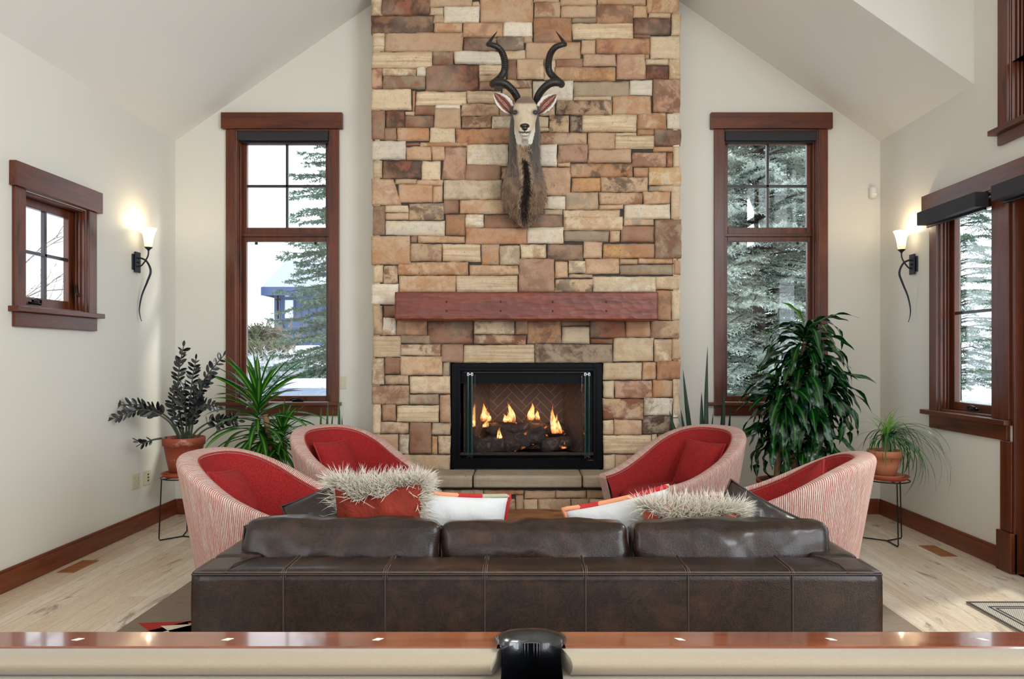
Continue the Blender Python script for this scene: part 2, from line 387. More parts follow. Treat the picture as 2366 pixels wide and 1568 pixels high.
def back_window(name, hole, px0, px1, mirror):
    u0, u1, z0, z1 = hole; zmid = bz(540)
    zt = z1-.085
    w = window(name, T_back, hole, 'X', (bx(px0+9), bx(px1-9)), (bx(px0), bx(px1), bz(300), bz(263)),
        (bx(px0-8), bx(px1-4), bz(936), bz(928.5)), (bx(px0+9), bx(px1-9), bz(959.5), bz(936)),
        [(u0+.014, u1-.014, zmid+.012, z1-.055, .05, [(u0+u1)/2+.005], [bz(424.5)]), (u0+.014, u1-.014, z0+.02, zmid-.012, .045, [], [])],
        crank=((u0+u1)/2+(.12 if not mirror else -.12), z0+.02), latch=((u1-.02) if mirror else (u0+.02), bz(640)))
    mb = MB(); tb(mb, T_back, u0+.01, u1-.01, -.12, -.06, zmid-.014, zmid+.014); mb.build('mullion', wood_x, w, .003)
    mb = MB()
    for q in (.18, .82): tb(mb, T_back, lerp(u0, u1, q)-.012, lerp(u0, u1, q)+.012, -.078, -.068, bz(562), bz(556))
    mb.build('screen_clip', m_blackmetal, w)
    return w
window_1 = back_window('window_1', WB1, 515, 793.5, False)
window_2 = back_window('window_2', WB2, 1640, 1919.5, True)
window_3 = window('window_3', T_left, WL, 'Y', (WL[0]-.09, WL[1]+.09), (4.146, 5.007, 2.425, 2.575), (4.14, 5.0, 1.668, 1.702), (4.17, 4.97, 1.578, 1.668),
    [(WL[0]+.014, WL[1]-.014, WL[2]+.014, WL[3]-.014, .055, [4.585], [2.065])], crank=(4.42, 1.725), latch=(4.85, 1.85))
window_4 = window('window_4', T_right, WR, 'Y', (WR[0]-.001, WR[1]+.09), None, (4.47, 5.42, .95, .985), (4.50, 5.36, .848, .95),
    [(WR[0]+.014, WR[1]-.014, WR[2]+.014, WR[3]-.014, .05, [], [1.72])], wmat=wood_z, crank=(4.93, 1.01))
window_5 = window('window_5', T_right, WU, 'Y', (WU[0]-.09, WU[1]+.09), (WU[0]-.14, WU[1]+.14, WU[3], WU[3]+.14), (WU[0]-.14, WU[1]+.13, 2.865, 2.90), (WU[0]-.09, WU[1]+.09, 2.79, 2.865),
    [(4.0, 4.486, 2.92, 3.96, .04, [4.25], []), (3.4, 4.0, 2.92, 3.96, .04, [], []), (2.8, 3.4, 2.92, 3.96, .04, [], []), (2.214, 2.8, 2.92, 3.96, .04, [], [])])
# casing, long header and patio door on the right wall
mb = MB(); tb(mb, T_right, 3.30, 5.422, .001, .05, 2.505, 2.645); struct(mb.build('trim_1', wood_y, None, .004))
mb = MB(); tb(mb, T_right, 4.478, 4.644, .001, .028, .986, 2.504); tb(mb, T_right, 4.455, 4.56, .001, .028, .262, .846); struct(mb.build('trim_2', wood_z, None, .003))
mb = MB(); tb(mb, T_right, 4.435, 4.575, .001, .045, 0, .26); struct(mb.build('trim_3', wood_z, None, .004))
dr = sempty('door_1', (XR, DR[1], 0))
mb = MB(); tb(mb, T_right, DR[1]-.02, DR[1], -.15, .02, 0, 2.5); tb(mb, T_right, DR[0], DR[0]+.02, -.15, .02, 0, 2.5); tb(mb, T_right, DR[0], DR[1], -.15, .0, 2.48, 2.5); mb.build('door_frame', wood_z, dr, .003)
mb = MB(); a, b = DR[0]+.025, DR[1]-.025
for q in ((a, a+.11, .015, 2.475), (b-.11, b, .015, 2.475), (a+.11, b-.11, .015, .25), (a+.11, b-.11, 2.36, 2.475)): tb(mb, T_right, q[0], q[1], -.08, -.04, q[2], q[3])
mb.build('door_leaf', wood_z, dr, .004)
mb = MB(); tb(mb, T_right, a+.1, b-.1, -.063, -.057, .24, 2.37); mb.build('glass', m_glass, dr)
mb = MB(); tb(mb, T_right, a+.04, a+.06, -.04, .01, 1.0, 1.02); mb.tube([T_right(a+.05, .012, 1.01), T_right(a+.17, .012, 1.01)], .008); mb.build('door_handle', m_dark, dr)
# unseen openings added behind and beside the viewer for light, in plain timber frames
def plainwin(name, T, h, along):
    r = sempty(name, T((h[0]+h[1])/2, 0, h[2])); mb = MB(); t = .07
    u0, u1, z0, z1 = h; n = 3
    for k in range(n+1):
        u = lerp(u0, u1-t, k/n); tb(mb, T, u, u+t, -.12, .01, z0, z1)
    tb(mb, T, u0, u1, -.12, .01, z0, z0+t); tb(mb, T, u0, u1, -.12, .01, z1-t, z1)
    mb.build('window_frame', wood_z, r)
def T_rear(u, d, z): return (u, YR+d, z)
plainwin('unseen_window_6', T_rear, (-2.6, 2.6, .6, 3.1), 'X')
plainwin('window_9', T_right, (-1.5, 1.1, 2.95, 4.1), 'Y'); plainwin('unseen_window_7', T_left, (-2.7, .3, .7, 2.75), 'Y'); plainwin('window_8', T_right, (-2.4, 1.2, .7, 2.75), 'Y')  # the high opening is invented to carry its downward lamp
# baseboards
def baseboard(name, T, u0, u1, mat, parts=None):
    mb = MB()
    for a, b in (parts or [(u0, u1)]):
        tb(mb, T, a, b, .001, .018, 0.001, .118); tb(mb, T, a, b, .001, .011, .118, .136)
    return struct(mb.build(name, mat, None, .002))
baseboard('baseboard_left', T_left, YR, YB-.001, base_y)
baseboard('baseboard_right', T_right, 4.576, YB-.001, base_y)
baseboard('baseboard_back', T_back, 0, 0, base_x, [(XL+.018, -1.27), (1.34, XR-.018)])
# roller shades
def shade(label, T, u0, u1, z0, z1, d0, d1, group=None):
    c = T((u0+u1)/2, (d0+d1)/2, z0); r = thing('roller_shade', label, 'roller shade', c, 0, group)
    mb = MB(); tb(mb, T, u0, u1, d0, d1, z0+.004, z1); mb.build('cassette', m_shade, r, .006)
    mb = MB(); tb(mb, T, u0+.008, u1-.008, d0+.012, d0+.03, z0-.014, z0+.006); mb.build('hem_bar', m_blackmetal, r, .003)
    return r
shade('charcoal roller shade rolled up at the top of the tall window left of the fireplace', T_back, WB1[0]+.016, WB1[1]-.016, bz(325), WB1[3]-.016, -.05, .012)
shade('charcoal roller shade rolled up at the top of the tall window right of the fireplace', T_back, WB2[0]+.016, WB2[1]-.016, bz(325), WB2[3]-.016, -.05, .012)
shade('charcoal roller shade cassette over the crank window on the right wall', T_right, 4.66, 5.345, 2.40, 2.505, .03, .13)
shade('charcoal roller shade cassette over the patio door, cut by the right photo edge', T_right, 3.5, 4.50, 2.40, 2.505, .03, .13)
shade('dark roller shade inside the high dormer window at top right', T_right, WU[0]+.02, WU[1]-.02, 3.78, WU[3]-.02, -.05, .05)

# ---------------------------------------------------------------- wall fittings
def wall_plate(name, label, cat, T, u, z, w, h, kind):
    r = thing(name, label, cat, T(u, 0, z)); mb = MB()
    tb(mb, T, u-w/2, u+w/2, .0005, .007, z-h/2, z+h/2); mb.build('cover_plate', m_almond, r, .002)
    mb = MB()
    if kind == 'rocker':
        tb(mb, T, u-.016, u+.016, .007, .011, z-.033, z+.033); mb.build('rocker', m_almond, r, .002)
    elif kind == 'outlet':
        for du in (-.026, .026):
            for dz in (-.022, .022):
                mb = MB(); tb(mb, T, u+du-.012, u+du+.012, .0068, .0095, z+dz-.014, z+dz+.014)
                for q in (-.005, .005): tb(mb, T, u+du+q-.001, u+du+q+.001, .0094, .0101, z+dz-.003, z+dz+.006, 1)
                mb.build('socket', [m_almond, m_slot], r)
    else:
        for dz in (-.025, .0, .025): tb(mb, T, u+.004, u+.024, .007, .010, z+dz-.006, z+dz+.006)
        mb.build('jack', m_slot, r, .001)
wall_plate('light_switch', 'almond rocker light switch beside the left tall window', 'light switch', T_back, bx(792), bz(883.5), .066, .112, 'rocker')
wall_plate('wall_outlet', 'almond double outlet plate low on the left wall, nearer the camera', 'outlet', T_left, 5.50, .405, .115, .118, 'outlet')
wall_plate('cable_outlet', 'almond jack plate low on the left wall, nearer the corner', 'outlet', T_left, 5.665, .405, .10, .118, 'jack')
r = thing('motion_sensor', 'small white motion sensor high beside the right back corner', 'motion sensor', (3.10, YB, 2.84))
mb = MB(); soft_box(mb, .030, .026, .052, .018, (0, .006, 0), (8, 6, 10), loc=(3.095, YB-.024, 2.842)); mb.build('housing', m_white, r)
mb = MB(); soft_box(mb, .022, .008, .016, .006, (0, .004, 0), (8, 4, 6), loc=(3.095, YB-.05, 2.822)); mb.build('lens', plain('sensor_lens', (235, 235, 232), .2), r)
# floor registers
def register(label, x0, x1, y0, y1):
    r = thing('floor_register', label, 'floor vent', ((x0+x1)/2, (y0+y1)/2, 0)); mw = wood('register_wood', (150, 92, 52), (190, 132, 84), 'X', knots=False)
    mb = MB(); ym = (y0+y1)/2
    for q in ((x0-.008, x0, y0-.008, y1+.008), (x1, x1+.008, y0-.008, y1+.008), (x0, x1, y0-.008, y0), (x0, x1, y1, y1+.008), (x0, x1, ym-.006, ym+.006)): mb.box(q[0], q[1], q[2], q[3], .0005, .004)
    mb.build('frame', mw, r); mb = MB(); n = 20
    for k in range(n):
        y = lerp(y0, y1, (k+.5)/n); mb.box(x0, x1, y-.0035, y+.0035, .0006, .003)
    mb.build('slats', mw, r)
    mb = MB(); mb.box(x0, x1, y0, y1, .0002, .0006); mb.build('recess', m_slot, r)
register('wooden floor vent beside the left wall baseboard', -3.0, -2.905, 4.48, 4.73)
register('wooden floor vent beside the right wall baseboard', 2.93, 3.03, 4.84, 5.10)

# ---------------------------------------------------------------- wall sconces
m_iron = plain('wrought_iron', (52, 56, 64), .38, .75, bump=(60, .4, .004))
m_lamp = NT('amber_lamp_glass')
def _lamp(m):
    z = m.node('ShaderNodeSeparateXYZ', {0: m.node('ShaderNodeUVMap').outputs[0]}).outputs[1]
    f = m.math('MULTIPLY', z, 6.0); col = m.ramp(f, [(.0, (.9, .42, .10)), (.35, (1.0, .66, .30)), (.75, (1, .87, .62))])
    st = m.math('MULTIPLY_ADD', f, 4.2, .6)
    m.P(Base_Color=(.9, .8, .65), Emission_Color=col, Emission_Strength=st, Roughness=.3)
_lamp(m_lamp)
def sconce(label, xw, sgn, yc, zc):
    r = thing('wall_sconce', label, 'wall sconce', (xw, yc, zc)); k = .00344*5.5/5.5
    P = lambda dx, dz, dy=0: Vector((xw+sgn*dx*k, yc+dy, zc-dz*k))      # dx px away from wall, dz px below plate centre
    mb = MB(); 
    def pb(d0, d1, hw, hh): mb.box(min(xw+sgn*d0, xw+sgn*d1), max(xw+sgn*d0, xw+sgn*d1), yc-hw, yc+hw, zc-hh, zc+hh)
    pb(.001, .012, .052, .062); pb(.012, .026, .036, .082); mb.build('backplate', m_iron, r, .003)
    mb = MB(); mb.sphere(P(9, 0, 0), .007); mb.build('screw_knob', m_iron, r)
    arm = spline([P(6, 9), P(14, 8), P(24, -4), P(30, -16), P(31, -30)], 16)
    mb = MB(); mb.tube(arm, [.006]*17, 8); mb.build('lamp_arm', m_iron, r)
    tail = spline([P(6, -9), P(14, -9.5), P(27, -2), P(36, 20), P(28, 45), P(16, 75), P(10, 105), P(11, 122), P(15, 136)], 44)
    mb = MB(); mb.tube(tail, [lerp(.0065, .0085, sstep(i/16)) if i < 20 else lerp(.0085, .0025, (i-20)/24) for i in range(45)], 8, flat=1.0); mb.build('curled_tail', m_iron, r)
    c = P(31, -30); mb = MB(); mb.lathe([(.006, -.012), (.012, -.002), (.028, .012), (.030, .017), (.0, .018)], c, 20); mb.build('cup', m_iron, r)
    mb = MB(); prof = [(.024, .016), (.030, .04), (.034, .075), (.040, .11), (.049, .14), (.060, .166), (.0585, .167), (.046, .14), (.037, .11), (.031, .075), (.026, .04), (.02, .02)]
    nb = 28; Pq = [[c+Vector((a*math.cos(2*PI*i/nb), a*math.sin(2*PI*i/nb), z)) for a, z in prof] for i in range(nb)]
    mb.grid(Pq, 0, [[(0, z) for a, z in prof]]*nb, close_u=True); mb.build('lamp_shade', m_lamp.mat, r)
    l = bpy.data.lights.new('sconce_bulb', 'POINT'); l.energy = 3.4; l.color = (1, .78, .50); l.shadow_soft_size = .02
    o = bpy.data.objects.new('sconce_bulb', l); C.collection.objects.link(o); o.location = c+Vector((-sgn*.0, 0, .172)); 
sconce('wrought iron torch sconce with glowing glass shade on the left wall', XL, 1, 5.50, 2.143)
sconce('wrought iron torch sconce with glowing glass shade on the right wall', XR, -1, 5.60, 2.14)
# ---------------------------------------------------------------- stone fireplace
YS = 5.83; SS = YS/F
STC = {'W': (226, 214, 192), 'C': (220, 195, 156), 'T': (200, 162, 122), 'O': (188, 130, 84), 'Y': (200, 148, 84), 'R': (146, 86, 58),
       'B': (142, 98, 70), 'D': (84, 58, 44), 'G': (158, 138, 112), 'P': (190, 142, 110)}
for _k, _c in STC.items():
    _g = sum(_c)/3; STC[_k] = tuple(min(255, (v*.84+_g*.16)*1.05) for v in _c)
# each: code [+ second colour], x0, y0, x1, y1 as read off the stonework (two sheets with their own scale)
SA = """TC 0 -60 92 98;RD 95 -60 410 96;T 412 -60 700 40;C 412 43 508 93;W 510 40 750 150;T 700 10 750 38;TO 752 -20 1112 148;TR 1115 14 1288 114;T 1115 -60 1288 12;T 1292 -40 1540 32
TP 1292 35 1530 115;G 1370 118 1530 152;BO 1533 30 1778 156;TO 1542 -30 1868 27;T 1780 28 1880 116;OT 1870 -60 2110 82;T 1884 85 2033 118;CT 2036 88 2110 232;DR 1785 120 2033 230;Cb 1370 156 1780 262
OB 1110 116 1368 280;W 905 140 1105 242;OR 638 150 902 246;TO 440 152 634 210;T 440 98 508 150;DB 20 98 438 218;Cb 20 221 108 339;TP 111 212 636 339;BD 640 248 862 338;DG 865 240 1048 333
T 1050 235 1108 281;TO 1056 282 1430 396;CT 900 335 1054 395;TP 1433 264 1530 356;OR 1532 258 1890 356;B 1785 233 1892 257;C 1895 235 2110 388;Cb 20 342 428 456;BG 431 342 578 430;W 581 342 920 426
RD 388 433 743 606;Cb 745 428 905 496;T 745 499 925 542;RD 745 545 850 602;B 940 396 998 532;TC 1000 396 1180 526;C 1183 398 1256 530;RB 1260 388 1445 452;TP 1447 360 1666 442;PT 1669 358 1866 530
Cb 1868 391 2023 434;R 1857 358 1893 388;TC 2026 391 2110 526;RD 1868 437 2021 526;OY 1252 448 1660 536;PR 20 458 95 590;TC 98 456 322 506;W 325 438 386 506;GB 98 508 386 596;BT 928 535 1100 586
W 1105 540 1376 670;G 1380 540 1755 641;W 1758 534 1910 634;BP 1914 530 2110 751;TO 1641 636 1900 764;CT 1380 644 1638 672;TD 1262 674 1638 769;Ct 20 597 290 737;O 293 602 316 741;Cb 320 612 661 702
Cb 664 607 888 689;T 900 590 1105 672;BR 318 706 448 770;W 452 702 622 727;TR 626 692 880 777;RD 20 738 115 937;DR 118 740 245 852;T 247 745 314 770;RD 247 773 441 852;T 445 729 622 856
BT 626 780 828 856;CW 831 780 968 857;C 1142 782 1216 852;TD 1219 773 1350 884;DG 1353 775 1433 882;Cb 1436 764 1806 884;OT 1810 756 2006 863;W 2009 756 2110 861;O 1810 866 1922 903;Cb 1658 887 1806 906
BD 1926 863 2110 977;RB 103 856 193 939;OP 196 855 412 941;C 415 855 583 957;OR 586 858 952 962;C 1150 855 1218 882;TR 1156 886 1475 966;TP 1477 889 1656 998;Cb 1659 908 1925 998;W 20 943 250 1071
RD 253 952 346 976;OT 349 955 671 981;PT 256 980 425 1073;TP 428 982 514 1073;WC 663 967 946 1112;W 1150 969 1270 1112;PB 1273 968 1476 1086;TP 1479 1001 1770 1088;RP 1773 1020 2003 1119;O 1916 981 2050 1016
RO 2006 1022 2048 1117;C 2053 983 2110 1117;Cb 20 1073 92 1190;DR 95 1077 358 1194;Ct 361 1077 490 1203;BR 655 1101 893 1209;BT 896 1116 960 1200;PT 1140 1119 1362 1309;T 1273 1089 1355 1116;OD 1358 1090 1778 1188
RO 1783 1121 1880 1183;CY 1884 1121 2110 1241;T 178 1197 329 1231;TP 332 1205 502 1243;OP 205 1233 432 1356;TO 435 1246 501 1356;CG 505 1204 905 1336;OY 1368 1190 1562 1284;TD 1565 1187 1880 1286;GT 1884 1243 2048 1283
GB 20 1375 110 1576;C 114 1374 270 1424;TD 273 1360 512 1475;TP 114 1427 270 1473;BR 505 1338 610 1431;TO 613 1340 916 1433;OB 516 1434 651 1576;CW 654 1437 779 1523;RD 782 1438 1309 1527;W 1200 1313 1325 1401
TG 1328 1288 1548 1405;TR 1551 1289 1845 1369;TO 1848 1286 2033 1366;CT 2036 1246 2110 1466;T 1551 1372 1715 1404;T 1180 1403 1308 1440;TC 1312 1406 1690 1541;WC 1719 1369 2032 1466"""
SB = """WC 85 20 392 96;CW 498 0 592 52;TC 1003 0 1302 68;TG 1306 8 1463 43;RB 1290 46 1464 130;BG 1466 14 1604 215;OP 498 57 813 139;WC 815 56 1000 136;G 1003 70 1230 128;TO 1232 71 1287 130
TO 12 99 216 246;R 218 98 250 136;OT 252 98 495 135;TB 218 139 376 229;Cb 379 139 576 229;TO 578 141 671 246;CG 673 146 776 246;TC 778 143 912 213;DB 915 141 1100 223;TP 1102 128 1197 211
OY 1199 136 1465 211;CT 12 249 76 337;TD 79 250 152 342;OT 150 231 513 298;OT 516 248 770 299;TO 160 300 446 390;Cb 449 301 764 390;PB 768 213 953 390;TO 957 229 1023 313;CG 1026 225 1110 290
TP 1106 213 1283 293;T 1286 215 1376 243;OT 1379 213 1560 242;GB 1286 245 1559 296;TP 1562 220 1604 299;GT 1024 293 1148 314;TD 953 318 1148 390;CW 1150 304 1468 390;CT 1471 302 1604 373;WC 12 345 153 449
OB 1470 377 1548 529;TC 1551 377 1604 528;GT 12 452 75 604;RB 78 452 150 511;PW 75 515 140 604;BO 143 530 300 607;RD 302 530 536 649;GC 538 532 747 600;BO 749 530 822 601;RT 540 603 809 651
BO 812 530 986 649;CG 989 560 1132 649;B 988 530 1134 557;RD 1136 530 1314 621;R 1136 624 1250 649;OP 1316 533 1443 614;TB 1446 532 1604 621;Cb 12 608 165 719;GB 168 608 316 648;CR 168 651 370 709
RB 373 649 486 743;Cb 488 654 850 748;GD 853 651 1250 749;CT 1253 616 1456 741;TC 1459 623 1552 741;T 1555 623 1604 731;CB 12 721 82 857;BR 85 718 161 804;TO 165 711 378 808;TG 381 743 414 811
TG 86 807 208 858;TC 211 812 418 904;CT 1201 746 1398 834;TO 1401 741 1472 831;OR 1475 735 1604 832;TB 12 861 208 958;GB 209 906 361 960;PT 364 909 421 1051;C 1201 838 1256 926;PB 1259 837 1450 925
TO 1453 834 1555 922;CT 1558 835 1604 1016;TC 12 960 67 1106;OB 70 959 143 1045;Cb 146 962 361 1049;RT 1201 930 1404 1036;WG 1407 925 1556 1016;TB 64 1048 208 1106;BR 211 1051 322 1211;GT 325 1052 421 1116
TO 12 1109 152 1213;GW 155 1109 208 1212;OT 325 1119 355 1212;TC 358 1118 421 1212;CT 1201 1039 1255 1111;TP 1258 1036 1396 1113;DG 1399 1018 1546 1108;Cb 1201 1115 1447 1213;C 1450 1111 1478 1160;BR 1481 1111 1604 1160
BT 1450 1164 1604 1212;TG 12 1216 418 1300;C 1201 1216 1260 1300;TR 1263 1216 1604 1300"""
def stone_mat():
    m = NT('split_face_sandstone'); A = lambda n, o=0: m.node('ShaderNodeAttribute', attribute_name=n).outputs[o]
    off = A('Off', 1); pos = m.node('ShaderNodeVectorMath', {0: m.coord(), 1: off}, operation='ADD').outputs[0]
    band = m.node('ShaderNodeAttribute', attribute_name='Off').outputs['Alpha']
    n1 = m.noise(pos, 7, 6, .65, .6); n2 = m.noise(pos, 22, 5, .7); sp = m.noise(pos, 70, 3, .6)
    a = m.ramp(m.math('ADD', m.math('MULTIPLY', n1, .75), m.math('MULTIPLY', n2, .25)), [(.47, 0.0), (.56, 1.0)])
    col = m.mix(m.math('MULTIPLY', a, A('Pat', 2)), A('Col', 0), A('Col2', 0))
    bd = m.noise(m.coord(vec=pos, scale=(1.2, 1, 34)), 1.6, 3, .5, .5)
    col = m.mix(m.math('MULTIPLY', m.ramp(bd, [(.42, 0.0), (.62, .55)]), A('Band', 2)), col, lin((176, 134, 92)))
    col = m.mix(m.ramp(n2, [(.30, .30), (.5, 0.0)]), col, lin((120, 84, 56)))
    col = m.mix(m.ramp(m.noise(pos, 3, 3), [(.4, .0), (.75, .35)]), col, lin((226, 206, 176)))
    col = m.mix(m.ramp(sp, [(.30, .55), (.36, 0.0)]), col, lin((70, 44, 30)))
    m.P(Base_Color=col, Roughness=.78)
    m.bump(m.math('ADD', m.noise(pos, 28, 8, .7), m.math('MULTIPLY', bd, .3)), .55, .012)
    return m.mat
m_stone = stone_mat(); m_mortar = plain('dark_mortar', (66, 60, 54), .9, bump=(90, .4, .004))
def stones_mesh(name, L, Yf, parent, to_world=None):
    """L: list of (code, [4 corners (x, z)], seed)"""
    vs = []; fs = []; c1 = []; c2 = []; off = []; pat = []; band = []
    for code, q, sd in L:
        rr = random.Random(sd); b = STC[code[0].upper()]; s = STC[code[1].upper()] if len(code) > 1 and code[1] != 'b' else tuple(v*.8 for v in b)
        bandv = 1.0 if code[1:] == 'b' else (.25 if code[0] in 'CWG' else 0.0)
        patv = .9 if len(code) > 1 and code[1] in 'RDWOGBPTYC' else .2
        j = rr.uniform(.90, 1.04); b = tuple(min(255, v*j) for v in b); b = lin(b); s = lin(s)
        w = abs(q[1][0]-q[0][0]); h = abs(q[3][1]-q[0][1]); nu = max(4, int(w/.018)); nv = max(4, int(h/.018))
        nu = min(nu, 26); nv = min(nv, 14); dep = rr.uniform(-.006, .012); sx, sz = rr.uniform(-.02, .02), rr.uniform(-.03, .03)
        base = len(vs); ox = rr.uniform(0, 50)
        for i in range(-1, nu+2):
            for jn in range(-1, nv+2):
                u = min(1, max(0, i/nu)); v = min(1, max(0, jn/nv))
                x = lerp(lerp(q[0][0], q[1][0], u), lerp(q[3][0], q[2][0], u), v)
                z = lerp(lerp(q[0][1], q[3][1], v), lerp(q[1][1], q[2][1], v), u)
                e = min(u*w, (1-u)*w, v*h, (1-v)*h)
                x += .0045*mn.noise(Vector((x*18+ox, z*18, 1)))*(1 if e < .004 else .3); z += .0045*mn.noise(Vector((x*18+ox, z*18, 9)))*(1 if e < .004 else .3)
                y = Yf-dep-(u-.5)*w*sx-(v-.5)*h*sz-.010*mn.noise(Vector((x*9+ox, z*14, 3)))-.005*mn.noise(Vector((x*30+ox, z*40, 3)))
                y += .010*max(0, 1-e/.010)**1.6
                if i in (-1, nu+1) or jn in (-1, nv+1): y = Yf+.05
                vs.append((x, y, z)); c1 += [*b, 1]; c2 += [*s, 1]; off += [ox, ox*.7, ox*1.3]; pat.append(patv); band.append(bandv)
        n2 = nv+3
        for i in range(nu+2):
            for jn in range(nv+2):
                a = base+i*n2+jn; fs.append((a, a+n2, a+n2+1, a+1))
    if to_world: vs = [to_world(p) for p in vs]
    o = parent_loc(parent); vs = [(p[0]-o.x, p[1]-o.y, p[2]-o.z) for p in vs]
    me = bpy.data.meshes.new(name); me.from_pydata(vs, [], fs); me.materials.append(m_stone)
    me.polygons.foreach_set('use_smooth', [True]*len(fs))
    for nm, t, d, k in (('Col', 'FLOAT_COLOR', c1, 'color'), ('Col2', 'FLOAT_COLOR', c2, 'color'), ('Off', 'FLOAT_VECTOR', off, 'vector'), ('Pat', 'FLOAT', pat, 'value'), ('Band', 'FLOAT', band, 'value')):
        me.attributes.new(nm, t, 'POINT').data.foreach_set(k, d)
    ob = bpy.data.objects.new(name, me); C.collection.objects.link(ob); ob.parent = parent; return ob
def px_stone(x0, y0, x1, y1, code, sd, quad=None):
    rr = random.Random(sd*31+5); g = .35; J = lambda: rr.uniform(-1.5, 1.5)
    pts = quad or [(x0, y1), (x1, y1), (x1, y0), (x0, y0)]
    sg = [(1, -1), (-1, -1), (-1, 1), (1, 1)]
    q = [((p[0]+a*g+J()-VX)*SS, CH-(p[1]+b*g+J()*.8-VY)*SS) for p, (a, b) in zip(pts, sg)]
    return (code, q, sd)
L = []; k = 0
for txt, sc, ox, oy in ((SA, 2.904, 850, 0), (SB, 2.208, 850, 500)):
    for it in txt.replace('\n', ';').split(';'):
        p = it.split(); x0, y0, x1, y1 = (float(v) for v in p[1:]); k += 1
        if p[0] == 'OB' and x0 == 516: y1 = 1576
        xa, xb = ox+x0/sc, ox+x1/sc
        if x0 <= 20: xa = 860+random.uniform(-2.5, 2.5)
        if (sc > 2.5 and x1 >= 2100) or (sc < 2.5 and x1 >= 1600): xb = 1572.5+random.uniform(-2.5, 2.5)
        L.append(px_stone(xa, oy+y0/sc, xb, oy+y1/sc, p[0], k))
def quadA(pts, code):
    global k; k += 1; L.append(px_stone(0, 0, 0, 0, code, k, [(850+x/2.904, y/2.904) for x, y in pts]))
quadA([(493, 1202), (652, 1202), (664, 984), (517, 984)], 'PB')
quadA([(22, 1372), (222, 1372), (175, 1198), (22, 1198)], 'PT')
for it in ((883, 692, 966, 777, 'T'), (1145, 672, 1258, 769, 'TC'), (968, 672, 1142, 776, 'OT'), (970, 780, 1140, 855, 'C'), (954, 858, 1148, 964, 'TP'), (948, 967, 1148, 1112, 'W'), (963, 1116, 1138, 1206, 'BT'), (908, 1209, 1138, 1308, 'T'), (919, 1312, 1198, 1400, 'TO'), (919, 1404, 1178, 1436, 'BR')):
    k += 1; L.append(px_stone(850+it[0]/2.904, it[1]/2.904, 850+it[2]/2.904, it[3]/2.904, it[4], k))
# rows above the part in view, up to the ridge
y = -22
while y > -150:
    h = random.uniform(22, 44); x = 860
    while x < 1572:
        w = random.uniform(50, 150); x2 = 1572 if x+w > 1530 else x+w; k += 1
        zt = CH-(y-h-VY)*SS
        L.append(px_stone(x, y-h, x2, y, random.choice(['TO', 'Cb', 'W', 'OR', 'BD', 'TP', 'T', 'RD', 'CT', 'G']), k)); x = x2+1.5
    y -= h+1.5
ZHT = CH-(1083-VY)*SS                                         # hearth top
fp = thing('stone_fireplace', 'tall split-face sandstone chimney breast with a raised stone hearth', 'fireplace', ((860+1573)/2*SS-VX*SS, 6.0, 0))
stones_mesh('stonework', L, YS, fp)
XF0, XF1 = (860-VX)*SS, (1573-VX)*SS
OX0, OX1, OZ0, OZ1 = (1042-VX)*SS, (1393-VX)*SS, ZHT, CH-(838.5-VY)*SS    # firebox opening
mb = MB(); yb = YB-.001
mb.box(XF0+.02, OX0-.006, YS+.022, yb, 0, 5.0); mb.box(OX1+.006, XF1-.02, YS+.022, yb, 0, 5.0); mb.box(OX0-.006, OX1+.006, YS+.022, yb, OZ1+.004, 5.0)
mb.build('mortar_core', m_mortar, fp)
# returns (sides) of the breast
for sgn, xs, nm in ((-1, XF0+.012, 'left'), (1, XF1-.012, 'right')):
    R = []; z = .0; rr = random.Random(5)
    while z < 4.3:
        h = rr.uniform(.07, .17); y = YS+.012
        while y < YB-.02:
            w = rr.uniform(.12, .3); y2 = YB-.004 if y+w > YB-.1 else y+w; k += 1
            R.append((rr.choice(['TO', 'Cb', 'W', 'OR', 'BT', 'TP', 'T', 'CT']), [(y, z), (y2, z), (y2, z+h-.008), (y, z+h-.008)], k)); y = y2+.008
        z += h
    stones_mesh('side_stonework', R, 0, fp, (lambda p, xs=xs, sgn=sgn: (xs-sgn*p[1], p[0], p[2])))
# hearth: three slabs over a stone plinth
m_slab = NT('hearth_sandstone')
def _slab(m):
    v = m.coord(); n = m.noise(v, 9, 6, .65); c = m.mix(n, lin((148, 134, 114)), lin((192, 180, 158)))
    c = m.mix(m.ramp(m.noise(m.coord(scale=(1, 1, 26)), 1.5, 3), [(.45, 0.0), (.7, .5)]), c, lin((160, 128, 92)))
    c = m.mix(m.ramp(m.noise(m.coord(scale=(12, 3, 30)), 1.6, 4, .7), [(.66, 0.0), (.72, .8)]), c, lin((62, 50, 40)))
    m.P(Base_Color=c, Roughness=.7); m.bump(m.noise(v, 30, 8, .7), .5, .008)
_slab(m_slab)
YH = 5.49
hx = [XF0+.03, (1003-VX)*SS-.22, (1092-VX)*5.49/F, (1346-VX)*5.49/F, XF1-.03]
for a, b in zip(hx, hx[1:]):
    mb = MB(); hw, hd = (b-a)/2-.004, (YS-.004-YH)/2
    soft_box(mb, hw, hd, .048, .012, n=(30, 10, 6), nz=.002, ns=12, seed=a, loc=((a+b)/2, YH+hd, ZHT-.048))
    mb.build('hearth_slab', m_slab.mat, fp)
